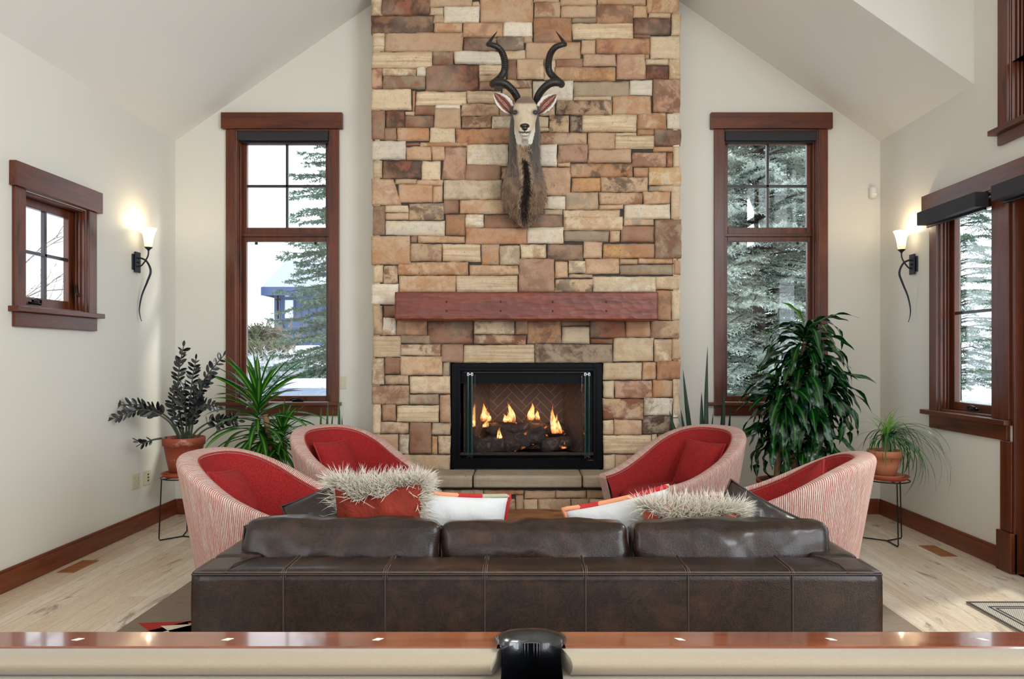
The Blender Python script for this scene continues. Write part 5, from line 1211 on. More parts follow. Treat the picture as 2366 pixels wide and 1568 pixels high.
# ---------------------------------------------------------------- house plants
def leaf(mb, p0, az, el, L, w, droop, prof=None, fold=.25, wav=0, segs=12, twist=0, sag=1.6, seed=0, mi=0, az_curl=0):
    """strap leaf; el = start elevation (rad), droop = total downward turn (rad)"""
    prof = prof or [(0, .35), (.15, .8), (.45, 1), (.8, .6), (1, .03)]; p = Vector(p0); G = []; UV = []
    for i in range(segs+1):
        t = i/segs; e = el-droop*t**sag; a = az+az_curl*t; d = Vector((math.cos(a)*math.cos(e), math.sin(a)*math.cos(e), math.sin(e)))
        s = Vector((-math.sin(a), math.cos(a), 0)); n = s.cross(d); n = -n if n.z < 0 and abs(e) < 1.5 else n
        tw = twist*t; s2 = s*math.cos(tw)+n*math.sin(tw); n2 = n*math.cos(tw)-s*math.sin(tw)
        ww = w*.5*interp(prof, t); o = n2*(wav*math.sin(t*17+seed)*ww); o2 = n2*(wav*math.sin(t*15+seed+2)*ww)
        G.append([p-s2*ww+n2*ww*fold+o, p-s2*ww*.5+n2*ww*fold*.25, p.copy(), p+s2*ww*.5+n2*ww*fold*.25, p+s2*ww+n2*ww*fold+o2]); UV.append([(q, t) for q in (0, .25, .5, .75, 1)])
        p = p+d*(L/segs)
    mb.grid(G, mi, UV); return p
def leaf_mat(name, edge, mid, gloss=.32, wm=.22, trans=.25):
    m = NT(name); s = m.node('ShaderNodeSeparateXYZ', {0: m.node('ShaderNodeUVMap').outputs[0]}); u = s.outputs[0]
    c = m.math('ABSOLUTE', m.math('SUBTRACT', u, .5)); f = m.ramp(c, [(wm*.5, 1.0), (wm, 0.0)])
    n = m.noise(m.coord(), 6, 3); col = m.mix(f, m.mix(n, tuple(x*.7 for x in lin(edge)), lin(edge)), lin(mid))
    col = m.mix(m.ramp(c, [(.015, .5), (.03, 0.0)]), col, lin(mid))
    m.P(Base_Color=col, Roughness=gloss, **{'Subsurface_Weight': 0.0}); m.P(Coat_Weight=.3, Coat_Roughness=.25)
    if trans:
        tr = m.node('ShaderNodeBsdfTranslucent', {'Color': col}); mx = m.node('ShaderNodeMixShader', {0: trans, 1: m.b.outputs[0], 2: tr.outputs[0]}); m.t.links.new(mx.outputs[0], m.out.inputs[0])
    return m.mat
def terracotta(name, c, white=.0):
    m = NT(name); v = m.coord(); n = m.noise(v, 9, 5, .65); col = m.mix(n, tuple(x*.72 for x in lin(c)), lin(c))
    if white: col = m.mix(m.ramp(m.noise(m.coord(scale=(1, 1, 2), loc=(1, 4, 2)), 7, 5, .7), [(.55, 0.0), (.66, white)]), col, lin((214, 196, 180)))
    m.P(Base_Color=col, Roughness=.62); m.bump(n, .15, .004); return m.mat
m_tc1 = terracotta('red_terracotta', (158, 72, 46), .45); m_tc2 = terracotta('pale_terracotta', (204, 128, 94), .25); m_tc3 = terracotta('red_saucer', (178, 76, 46)); m_soil = plain('potting_soil', (46, 34, 26), .95, bump=(60, .8, .01))
def pot(root, c, rt, rb, h, mat, rim=.03):
    x, y, z = c; mb = MB()
    mb.lathe([(.0, 0), (rb, 0), (lerp(rb, rt, .5), h*.45), (rt*.94, h-rim), (rt, h-rim), (rt*1.015, h-.004), (rt*.99, h), (rt*.92, h-.004), (rt*.90, h-.03), (0, h-.03)], c, 40); mb.build('pot', mat, root)
    mb = MB(); n = 24; mb.grid([[Vector((x+math.cos(2*PI*i/n)*rt*.905*q, y+math.sin(2*PI*i/n)*rt*.905*q, z+h-.022+.006*mn.noise(Vector((i*.7, q*5, 0))))) for q in (.01, .35, .7, 1)] for i in range(n)], close_u=True); mb.build('soil', m_soil, root)
def saucer(label, c, r, mat, group=None):
    mb = MB(); mb.lathe([(0, 0), (r*.82, 0), (r, .026), (r*.985, .031), (r*.95, .028), (r*.80, .007), (0, .007)], c, 40); o = mb.build('plant_saucer', mat); tag(o, label, 'saucer', group); return o
def stand(label, cx, cy, rot, h=.472, r=.152):
    t = thing('plant_stand', label, 'plant stand', (cx, cy, 0), 0, 'black wire plant stands')
    mb = MB(); mb.tube([(cx+r*math.cos(2*PI*i/40), cy+r*math.sin(2*PI*i/40), h-.006) for i in range(41)], .005, 8, cap=False); mb.build('top_ring', m_blackmetal, t)
    mb = MB(); 
    for i in range(3): a = rot+2*PI*i/3; mb.tube([(cx, cy, h-.008), (cx+r*math.cos(a), cy+r*math.sin(a), h-.008)], .004, 6)
    mb.build('top_spokes', m_blackmetal, t)
    for i in range(3):
        a = rot+2*PI*i/3; f = Vector((cx+1.12*r*math.cos(a), cy+1.12*r*math.sin(a), .006)); mb = MB()
        mb.tube([(cx+r*math.cos(a), cy+r*math.sin(a), h-.008), f+Vector((0, 0, .014)), f+Vector((-.006*math.cos(a), -.006*math.sin(a), 0)), (cx, cy, .006)], .0048, 8); mb.build('leg', m_blackmetal, t)
    return t
# corner plant, left: black-leaved zz plant
SLX, SLY = -2.63, 5.36
stand('black wire plant stand in the left back corner under the black-leaved plant', SLX, SLY, -2.35)
saucer('wide red saucer lying on the left wire stand', (SLX, SLY, .4722), .152, m_tc3, 'large red saucers'); saucer('smaller red saucer directly under the pot of the black-leaved plant', (SLX, SLY, .4795), .128, m_tc3, 'upper saucers')
zz = thing('zz_plant', 'black-leaved zz plant in a weathered red terracotta pot in the left corner', 'potted plant', (SLX+.01, SLY, .487))
pot(zz, (SLX+.01, SLY, .487), .152, .098, .288, m_tc1, .06)
m_zz = NT('black_glossy_leaf'); m_zz.P(Base_Color=lin((20, 24, 28)), Roughness=.22, Coat_Weight=.6, Coat_Roughness=.15); m_zz = m_zz.mat
m_zst = plain('dark_green_stem', (52, 62, 44), .45)
def zstem(pts, dy, seed, f0=.25, size=.075, n=13):
    rnd = random.Random(seed); P = [at(px, py, SLY+dy*k_/(len(pts)-1)) for k_, (px, py) in enumerate(pts)]; S = spline(P, 24)
    sm_ = MB(); sm_.tube(S, [.0085*(1-.6*i/24) for i in range(25)], 7); sm_.build('stem', m_zst, zz)
    lf = MB()
    for k_ in range(n):
        t = f0+(1-f0)*k_/(n-1); i = min(23, int(t*24)); p = S[i].lerp(S[i+1], t*24-i); d = (S[i+1]-S[i]).normalized()
        side0 = d.cross(Vector((.25*rnd.gauss(0, 1), -1, .25*rnd.gauss(0, 1)))).normalized()
        for sg in ((1, -1) if k_ < n-1 else (0,)):
            dd = (d*.62+side0*sg*.85+Vector((0, rnd.gauss(0, .35), 0))).normalized() if sg else d
            L = size*rnd.uniform(.8, 1.15)*(1-.25*abs(2*t-1)); w = L*.48; nrm = dd.cross(side0*(sg or 1)); nrm = Vector((rnd.gauss(0, .5), -1, rnd.gauss(.2, .5))); s = dd.cross(nrm).normalized(); nn = s.cross(dd)
            G = []; 
            for q in range(7):
                f = q/6; ww = w*math.sin(PI*min(1, f*.94+.05))**.7*.5*(1 if f < .97 else .15); c = p+dd*(L*f)+nn*(.12*L*f*f)
                G.append([c-s*ww+nn*ww*.35, c, c+s*ww+nn*ww*.35])
            lf.grid(G)
    lf.build('leaflets', m_zz, zz, fixn=False)
B_ = (424, 1008)
for i, (pts, dy, f0, sz, n) in enumerate([([(426, 1012), (412, 930), (413, 860), (424, 800)], .0, .35, .070, 13), ([(436, 1012), (438, 950), (444, 880), (453, 830)], .05, .2, .072, 14), ([(440, 1012), (452, 940), (470, 880), (516, 822)], -.05, .25, .078, 14),
        ([(418, 1012), (392, 968), (335, 937), (252, 936)], -.10, .45, .078, 12), ([(416, 1014), (386, 970), (330, 946), (262, 966)], -.2, .5, .074, 11), ([(386, 1010), (352, 1016), (330, 1024), (316, 1016)], -.12, .35, .05, 6),
        ([(438, 1014), (462, 988), (500, 970), (552, 972)], .05, .5, .07, 10), ([(448, 1014), (478, 990), (520, 978), (545, 960)], .1, .5, .062, 7), ([(432, 1012), (445, 965), (470, 935), (505, 940)], -.1, .25, .07, 11),
        ([(424, 1012), (405, 965), (398, 930), (405, 900)], .06, .2, .066, 10), ([(430, 1012), (430, 965), (420, 925), (428, 890)], -.12, .2, .074, 12), ([(440, 1012), (448, 960), (455, 915), (484, 878)], .1, .2, .07, 12), ([(428, 1012), (418, 980), (405, 960), (398, 945)], -.14, .2, .06, 8)]):
    zstem(pts, dy, i, f0, sz, n)
# yucca-like cane plant before the left window
YX, YY = -2.03, 5.55
yu = thing('yucca_plant', 'tall green yucca cane plant with long strap leaves before the left tall window', 'potted plant', (YX, YY, 0))
pot(yu, (YX, YY, .0), .17, .12, .30, m_tc1)
m_yl = leaf_mat('yucca_leaf', (34, 98, 34), (108, 170, 44), .34, .2, .3)
m_cane = plain('tan_cane', (150, 122, 84), .85, bump=(40, .7, .01), var=.25)
def cane(name, root, pts, r): mb = MB(); mb.tube(pts, r, 10); mb.build(name, m_cane, root)
def crown(root, c, n, Lr, w, elr, drr, mat, seed, prof=None, wav=0, fold=.25, name='leaves', hspan=.12, fixed=(), sag=1.6, twist=.3, segs=12, azr=None):
    rnd = random.Random(seed); mb = MB(); c = Vector(c)
    for i in range(n):
        f = i/(n-1); az = i*2.39996+rnd.gauss(0, .2); el = lerp(elr[1], elr[0], f**.8)+rnd.gauss(0, .08); L = lerp(Lr[0], Lr[1], rnd.random())*(1 if f > .12 else .75)
        if azr: az = rnd.uniform(*azr)
        # keep clear of the walls
        if c.y+math.sin(az)*L*.9 > 6.0: L *= .72
        leaf(mb, c+Vector((0, 0, -hspan*f)), az, el, L, w*rnd.uniform(.8, 1.15), lerp(drr[0], drr[1], f)*rnd.uniform(.8, 1.2), prof, fold, wav, segs, rnd.gauss(0, twist), sag, rnd.random()*6)
    for (az, el, L, dr) in fixed: leaf(mb, c, az, el, L, w, dr, prof, fold, wav, segs, .1, sag, rnd.random()*6)
    o = mb.build(name, mat, root, fixn=False); return o
sp_ = [(0, .45), (.12, .75), (.45, 1), (.75, .72), (1, .02)]
cane('cane', yu, [(YX, YY, .28), (YX+.01, YY, .7), (YX-.03, YY, .93)], [.028, .026, .022]); cane('cane', yu, [(YX+.05, YY+.03, .28), (YX+.08, YY+.04, .6), (YX+.10, YY+.05, .86)], .02)
yp = at(597, 918, YY)
crown(yu, yp, 50, (.40, .56), .052, (-.25, 1.25), (.3, 1.5), m_yl, 1, sp_, 0, .35, hspan=.30, fixed=[(PI, 1.45, .40, .0), (PI, 1.0, .42, .2), (0, .95, .44, .2), (.2, .7, .42, .3), (PI, .55, .40, .25), (PI-.2, .15, .40, .35), (0.1, .25, .36, .3), (PI+.3, .75, .46, .3)])
yp2 = at(652, 990, YY); crown(yu, yp2, 34, (.20, .30), .040, (-.3, 1.3), (.4, 1.4), m_yl, 2, sp_, 0, .3, hspan=.16, fixed=[(0, 1.5, .26, 0), (0, .6, .3, .7), (.3, .9, .28, .3)])
yp3 = at(612, 1000, YY); crown(yu, yp3, 44, (.28, .42), .046, (-.7, .5), (.7, 1.3), m_yl, 5, sp_, 0, .3, hspan=.14)
# snake plants
m_sn = NT('snake_leaf')
def _sn(m):
    s = m.node('ShaderNodeSeparateXYZ', {0: m.node('ShaderNodeUVMap').outputs[0]}); u, v = s.outputs[0], s.outputs[1]; e = m.ramp(m.math('ABSOLUTE', m.math('SUBTRACT', u, .5)), [(.40, 0.0), (.43, 1.0)])
    w = m.noise(m.node('ShaderNodeCombineXYZ', {0: m.math('MULTIPLY', u, 2.0), 1: m.math('MULTIPLY', v, 34.0)}).outputs[0], 1.0, 3); m.P(Base_Color=m.mix(e, m.mix(m.ramp(w, [(.4, 0.0), (.6, 1.0)]), lin((18, 54, 32)), lin((50, 96, 60))), lin((170, 170, 84))), Roughness=.35, Coat_Weight=.3)
_sn(m_sn)
m_sn2 = plain('dark_snake_leaf', (16, 50, 32), .35, var=.3, coat=.3, vs=30)
def snake(label, c, tips, mat, Y, base_r, group=None):
    r = thing('snake_plant', label, 'potted plant', c, 0, group); pot(r, c, base_r, base_r*.75, .26, m_tc1)
    mb = MB(); z0 = c[2]+.23
    for i, (px, py, w, bxo) in enumerate(tips):
        tip = at(px, py, Y+((i*37) % 7-3)*.015); b = Vector((c[0]+bxo, c[1]+((i*29) % 5-2)*.02, z0)); d = tip-b; G = []; UV = []; s = Vector((math.cos(i*1.1)*.9, math.sin(i*1.1)*.35, 0)).normalized(); s = Vector((1, .25*math.sin(i), 0)).normalized(); n = d.cross(s).normalized()
        for q in range(13):
            f = q/12; ww = w*.5*interp([(0, .7), (.3, 1), (.65, .85), (.9, .35), (1, .02)], f); cc = b+d*f+Vector((0, 0, 0))+s*(.02*math.sin(f*PI)*(-1 if d.x < 0 else 1)); G.append([cc-s*ww-n*ww*.35, cc, cc+s*ww-n*ww*.35]); UV.append([(0, f), (.5, f), (1, f)])
        mb.grid(G, 0, UV)
    mb.build('leaves', mat, r, fixn=False)
snake('dark green snake plant with tall upright leaves right of the stone chimney', (1.56, 5.82, 0), [(1635, 798, .040, .0), (1578, 853, .050, -.05), (1546, 948, .058, -.09), (1573, 945, .045, -.07), (1588, 940, .045, -.05), (1621, 905, .050, .0), (1673, 888, .048, .06), (1688, 935, .035, .09), (1648, 952, .03, .03)], m_sn2, 5.74, .14)
snake('small yellow-edged snake plant below the left window by the light switch', (-1.62, 5.88, 0), [(783, 917, .040, .03), (758, 925, .032, -.01), (742, 940, .036, -.05), (770, 945, .034, .01), (790, 958, .03, .05)], m_sn.mat, 5.85, .12)
# tall corn plant, right
DX, DY = 2.10, 5.45
dc = thing('corn_plant', 'tall bushy dracaena with long drooping glossy leaves before the right tall window', 'potted plant', (DX, DY, 0))
pot(dc, (DX-.06, DY, .0), .19, .14, .43, m_tc1)
m_dl = leaf_mat('dracaena_leaf', (14, 58, 26), (52, 116, 36), .25, .12, .12); m_dl2 = leaf_mat('young_dracaena_leaf', (70, 130, 34), (130, 180, 50), .3, .25, .3)
P_ = lambda px, py: at(px, py, DY)
cane('cane', dc, [(DX-.10, DY, .33), P_(1797, 1060), P_(1812, 960), P_(1822, 880)], [.026, .024, .022, .018]); cane('cane', dc, [(DX+.03, DY+.04, .33), P_(1838, 960), P_(1848, 850), P_(1863, 765)], [.028, .026, .022, .012]); cane('cane', dc, [(DX+.0, DY-.04, .33), P_(1856, 1055), P_(1858, 1015)], [.014, .012, .008])
dp = [(0, .25), (.12, .6), (.35, 1), (.7, .85), (.9, .35), (1, .03)]
crown(dc, P_(1862, 770), 36, (.36, .50), .082, (.1, 1.15), (1.7, 2.5), m_dl, 11, dp, .35, .2, hspan=.18, sag=.8, twist=.6, segs=16)
crown(dc, P_(1855, 830), 48, (.34, .50), .088, (.0, .8), (1.6, 2.3), m_dl, 12, dp, .35, .2, hspan=.26, sag=.75, twist=.6, segs=16)
crown(dc, P_(1812, 900), 50, (.32, .46), .086, (-.1, .8), (1.4, 2.1), m_dl, 13, dp, .35, .2, hspan=.20, sag=.75, twist=.6, segs=16)
crown(dc, P_(1868, 930), 34, (.30, .46), .084, (-.2, .5), (1.2, 1.9), m_dl, 14, dp, .35, .2, hspan=.14, sag=.75, twist=.6, segs=16)
crown(dc, P_(1795, 985), 26, (.26, .38), .080, (-.2, .6), (1.3, 2.0), m_dl, 16, dp, .35, .2, hspan=.14, sag=.75, twist=.6, segs=16)
crown(dc, P_(1885, 880), 22, (.36, .50), .080, (.0, .9), (1.5, 2.2), m_dl, 17, dp, .35, .2, hspan=.16, sag=.75, twist=.6, segs=16, azr=(-1.3, .5))
crown(dc, P_(1880, 1000), 18, (.26, .40), .078, (-.1, .7), (1.2, 1.9), m_dl, 18, dp, .35, .2, hspan=.10, sag=.75, twist=.6, segs=16)
crown(dc, P_(1856, 1035), 22, (.22, .36), .076, (-.3, 1.1), (1.2, 2.0), m_dl, 15, dp, .3, .2, hspan=.12, sag=.8, twist=.5, segs=14)
mb = MB()
for (px, py, az, el, L, dr) in ((1862, 752, 0.05, .75, .46, 2.6), (1862, 790, -.05, .35, .50, 2.0), (1866, 800, .0, .15, .52, 1.7), (1858, 760, PI, .75, .36, 2.2), (1850, 790, PI+.2, .5, .44, 2.1), (1800, 880, PI, .35, .42, 1.9)): leaf(mb, P_(px, py), az, el, L, .080, dr, dp, .2, .35, 16, .4, .85, px)
mb.build('leaves', m_dl, dc, fixn=False)
mb = MB(); leaf(mb, P_(1857, 745), PI+.1, 1.15, .26, .05, 1.0, dp, .2, .2, 14, .3, 1.0, 1); leaf(mb, P_(1850, 775), PI-.2, .7, .34, .05, 1.8, dp, .2, .3, 14, .3, 1, 1); leaf(mb, P_(1800, 880), PI, .75, .34, .05, 2.0, dp, .2, .3, 14, .3, 1, 1); mb.build('young_leaves', m_dl2, dc, fixn=False)
# ponytail palm on the right stand
SRX, SRY = 2.755, 5.23
stand('black wire plant stand in the right back corner under the ponytail palm', SRX, SRY, -1.62)
saucer('wide red saucer lying on the right wire stand', (SRX, SRY, .4722), .152, m_tc3, 'large red saucers'); saucer('smaller orange saucer directly under the pot of the ponytail palm', (SRX-.01, SRY, .4795), .125, m_tc2, 'upper saucers')
pp = thing('ponytail_palm', 'ponytail palm with thin trailing leaves in a pale terracotta pot in the right corner', 'potted plant', (SRX-.02, SRY, .487))
pot(pp, (SRX-.02, SRY, .487), .120, .072, .205, m_tc2, .05)
mb = MB(); mb.tube([(SRX-.015, SRY, .66), (SRX-.015, SRY, .70), (SRX-.012, SRY, .76), (SRX-.008, SRY, .80)], [.034, .026, .018, .016], 12); mb.build('trunk', m_cane, pp)
m_gr = leaf_mat('grass_leaf', (38, 96, 40), (70, 130, 50), .4, .3, .2); m_gr2 = leaf_mat('young_grass_leaf', (110, 170, 64), (150, 200, 90), .4, .3, .35)
rnd = random.Random(4); mb = MB(); cpt = Vector((SRX-.01, SRY, .80))
for i in range(90):
    az = rnd.gauss(-.1, .9) if i % 3 else rnd.uniform(0, 6.28); L = rnd.uniform(.28, .62) if abs(math.atan2(math.sin(az), math.cos(az))) < 1.2 else rnd.uniform(.2, .36)
    reach = XR-cpt.x-.03; 
    leaf(mb, cpt+Vector((rnd.gauss(0, .015), rnd.gauss(0, .015), rnd.uniform(-.05, .01))), az, rnd.uniform(.1, 1.15), L, rnd.uniform(.008, .014), rnd.uniform(1.9, 2.9), [(0, .8), (.3, 1), (.8, .6), (1, .1)], .3, 0, 14, .3, rnd.uniform(.6, .9), i)
for (az, el, L, dr, sg_) in ((-.3, .75, .78, 2.7, .7), (-.25, .6, .72, 2.4, .8), (-.35, .45, .66, 2.2, .8), (-.5, .8, .70, 2.9, .7), (PI+.1, .55, .46, 2.1, .9), (PI-.1, .2, .34, 1.7, .8)): leaf(mb, cpt, az, el, L, .008, dr, [(0, .8), (.3, 1), (.8, .6), (1, .1)], .3, 0, 20, .3, sg_, 3)
mb.build('leaves', m_gr, pp, fixn=False)
mb = MB()
for i in range(30): leaf(mb, cpt+Vector((rnd.gauss(0, .012), rnd.gauss(0, .012), .0)), rnd.uniform(0, 6.28), rnd.uniform(.7, 1.5), rnd.uniform(.16, .30), rnd.uniform(.007, .011), rnd.uniform(.6, 2.2), [(0, .8), (.3, 1), (.8, .6), (1, .1)], .3, 0, 12, .2, 1.4, i)
mb.build('young_leaves', m_gr2, pp, fixn=False)
# ---------------------------------------------------------------- kudu shoulder mount
KY = 5.47
def K(zx, zy, dep=0.0): 
    """point from the close-up sheet of the mount; dep = metres towards the viewer"""
    Y = KY-dep; return at(1080+zx/3.2, 50+zy/3.2, Y)
kz = KY/F/3.2
ku = thing('kudu_mount', 'taxidermy kudu shoulder mount with black spiral horns high on the stone chimney', 'animal mount', (at(1212, 500, 5.8).x, YS-.01, at(1212, 515, YS).z))
def ringk(c, ax, rx, ry, n=24, sq=2.0):
    ax = Vector(ax).normalized(); s = Vector((1, 0, 0)); u = s.cross(ax).normalized(); out = []
    for i in range(n):
        a = 2*PI*i/n; ca, sa = math.cos(a), math.sin(a); k_ = (abs(ca)**sq+abs(sa)**sq)**(-1/sq); out.append(Vector(c)+s*ca*k_*rx+u*sa*k_*ry)
    return out
def loft(mb, secs, n=24):
    G = [ringk(c, ax, rx, ry, n, sq) for c, ax, rx, ry, sq in secs]; mb.grid(G, close_v=True); mb.add(G[0], [tuple(range(n))]); mb.add(G[-1], [tuple(reversed(range(n)))])
mb = MB()
# neck and shoulder: (y on the sheet, half width, centre y in room, half depth)
secs = []
for zy, hw, cy, hd, cx in ((1492, 28, 5.765, .045, 425), (1440, 92, 5.74, .085, 424), (1380, 142, 5.72, .115, 422), (1290, 168, 5.70, .15, 419), (1210, 166, 5.68, .17, 419), (1120, 140, 5.66, .165, 420), (1040, 117, 5.63, .155, 422), (940, 114, 5.60, .145, 422), (850, 115, 5.575, .135, 422), (760, 108, 5.56, .12, 424), (690, 96, 5.55, .105, 426), (640, 84, 5.55, .09, 428)):
    c = at(1080+cx/3.2, 50+zy/3.2, 5.62); secs.append(((c.x, cy, c.z), (0, 0, 1), hw*5.62/F/3.2, hd, 2.2))
loft(mb, secs)
# head: from the back of the skull to the muzzle, pointing at the viewer and down
hc = [((428, 640), -.02, 78, 88, 2.2), ((428, 655), .03, 90, 88, 2.2), ((427, 680), .08, 90, 84, 2.3), ((426, 715), .14, 82, 78, 2.3), ((425, 745), .20, 70, 70, 2.3), ((424, 772), .26, 60, 62, 2.3), ((424, 790), .31, 52, 56, 2.3), ((424, 802), .345, 46, 48, 2.4), ((424, 808), .37, 34, 34, 2.4)]
def KH(zx, zy, dep): return at(1080+zx/3.2, 50+zy/3.2, 5.50-dep)
pts = [KH(c[0], c[1], d) for c, d, *_ in hc]; G = []
for i, (c, d, rx, ry, sq) in enumerate(hc):
    ax = (pts[min(i+1, len(pts)-1)]-pts[max(0, i-1)]).normalized(); sc = (5.50-d)/F/3.2; G.append((pts[i], ax, rx*sc, ry*sc, sq))
loft(mb, G, 28)
# chin / jaw
J = [(KH(424, 740, .02), .055, .06), (KH(424, 800, .10), .050, .045), (KH(424, 838, .20), .040, .034), (KH(424, 850, .27), .031, .026), (KH(424, 848, .315), .019, .017)]
Gj = []
for i, (p, rx, ry) in enumerate(J):
    ax = (J[min(i+1, len(J)-1)][0]-J[max(0, i-1)][0]).normalized(); Gj.append((p, ax, rx, ry, 2.2))
loft(mb, Gj)
# brow and ear roots
for sx in (-1, 1):
    mb.sphere(KH(427+sx*62, 642, .045), .020, .03, .026); mb.sphere(KH(427+sx*88, 650, -.02), .030, .03, .030); mb.sphere(KH(427+sx*40, 610, -.01), .032, .04, .034)
me_o = mb.build('body', [], None, weld=False)
md = me_o.modifiers.new('r', 'REMESH'); md.mode = 'VOXEL'; md.voxel_size = .0062; md.use_smooth_shade = True
sm_ = me_o.modifiers.new('s', 'SMOOTH'); sm_.factor = .6; sm_.iterations = 5
dg = bpy.context.evaluated_depsgraph_get(); me2 = bpy.data.meshes.new_from_object(me_o.evaluated_get(dg)); bpy.data.objects.remove(me_o)
def hair_noise(p, a=30, b=6): return mn.noise(Vector((p.x*a, p.y*a, p.z*b)))
col = []; cream = lin((226, 208, 176)); white = lin((238, 232, 220)); grey = lin((84, 78, 74)); dgrey = lin((52, 48, 48)); brown = lin((128, 98, 74)); dark = lin((38, 20, 14)); buff = lin((186, 164, 134))
def mixc(a, b, t): t = max(0, min(1, t)); return tuple(x+(y-x)*t for x, y in zip(a, b))
ko = ku.location.copy()
for v in me2.vertices:
    p = v.co; Yp = p.y; zx = ((p.x/Yp*F+VX)-1080)*3.2; zy = ((VY-(p.z-CH)/Yp*F)-50)*3.2; n = hair_noise(p); n2 = hair_noise(p, 70, 14)
    if Yp < 5.47 and zy < 905:            # head
        c = mixc(cream, white, (zy-770)/60+abs(zx-424)/120-.5); c = mixc(c, buff, .5*(n+.2)*(zy < 740)); c = mixc(c, dgrey, max(0, (abs(zx-424)-86+n*8)/12))
        if 812 < zy < 826 and abs(zx-424) < 44 and Yp < 5.26: c = mixc(c, dgrey, .8)
        if zy < 612: c = mixc(c, brown, (612-zy)/14)
        ed = math.hypot((abs(zx-427)-76)/26, (zy-671)/20); c = mixc(c, dgrey, 1.5-ed)
    else:
        c = mixc(grey, brown, (zy-1000)/260+n*.5); c = mixc(c, dgrey, .55*(n2 > .1)*(zy < 1150)); c = mixc(c, buff, .5*max(0, n)*(zy > 1100))
        m0 = 424+12*math.sin(zy*.012)
        d_ = zx-m0; st = max(0, 1-abs(d_+26+n*14)/26)*(zy > 900); c = mixc(c, buff, st*1.2)
        st2 = max(0, 1-abs(d_-34+n*14)/22)*(zy > 980); c = mixc(c, buff, st2*.6)
        mane = max(0, 1.25-abs(d_-6+n*16)/(16+10*sstep((zy-950)/300))); c = mixc(c, dark if zy > 1010 else mixc(buff, dark, .35+n), mane) if zy > 880 else c
        if Yp > 5.70 and abs(zx-420) > 60: c = mixc(c, dgrey, .4)
    col += [*c, 1]; v.co = p-ko
me2.color_attributes.new('Col', 'FLOAT_COLOR', 'POINT').data.foreach_set('color', col)
m_hide = NT('short_fur_hide')
def _h(m):
    a = m.node('ShaderNodeAttribute', attribute_name='Col').outputs[0]; n = m.noise(m.coord(scale=(1, 1, .22)), 150, 3, .6)
    m.P(Base_Color=m.mix(m.ramp(n, [(.35, .35), (.6, 0.0)]), a, m.mix(.5, a, (.01, .008, .007), 'MULTIPLY')), Roughness=.75, Sheen_Weight=.25); m.bump(n, .5, .006)
_h(m_hide)
me2.materials.clear(); me2.materials.append(m_hide.mat); me2.name = 'body'
for p in me2.polygons: p.use_smooth = True
bo = bpy.data.objects.new('body', me2); C.collection.objects.link(bo); bo.parent = ku
# mane tufts down the throat
rnd = random.Random(9); mb = MB(); roots = []
for i in range(900):
    zy = rnd.uniform(905, 1470); zx = 430+12*math.sin(zy*.012)+rnd.gauss(0, lerp(8, 20, sstep((zy-1000)/350)) if zy > 960 else 20); t = (zy-905)/565
    yy = interp([(640, .0), (850, 5.43), (940, 5.452), (1040, 5.472), (1120, 5.49), (1210, 5.508), (1290, 5.545), (1380, 5.60), (1440, 5.655), (1492, 5.72)], zy)+.004
    roots.append((at(1080+zx/3.2, 50+zy/3.2, yy), (rnd.gauss(0, .35), -.30, -1), zy))
m_coat = NT('neck_hair'); _hh = m_coat.node('ShaderNodeSeparateXYZ', {0: m_coat.node('ShaderNodeUVMap').outputs[0]}).outputs[0]
m_coat.P(Base_Color=m_coat.ramp(_hh, [(0, lin((70, 62, 58))), (.35, lin((112, 90, 72))), (.7, lin((150, 124, 98))), (1, lin((196, 176, 148)))]), Roughness=.7)
mb = MB(); rts = []; VV = [v for v in me2.vertices if v.co.y+ko.y > 5.44]
for v in rnd.sample(VV, min(4200, len(VV))):
    p = v.co+ko; zy = ((VY-(p.z-CH)/p.y*F)-50)*3.2
    if zy > 900 and rnd.random() < (zy-850)/450 and v.normal.y < .3: rts.append((p, (v.normal.x*.45-(p.x-.03)*1.2, v.normal.y*.35, -1)))
fur(mb, rts, .042, rnd, .10, .0013); mb.build('neck_hair', m_coat.mat, ku, fixn=False)
for dark_, name in ((True, 'mane'), (False, 'throat_hair')):
    mb = MB(); fur(mb, [(p, d) for p, d, z in roots if (z > 1010) == dark_], .05 if dark_ else .045, rnd, .12, .0026); mb.build(name, plain(name, (44, 24, 16) if dark_ else (196, 166, 132), .6, var=.4, vs=60), ku, fixn=False)
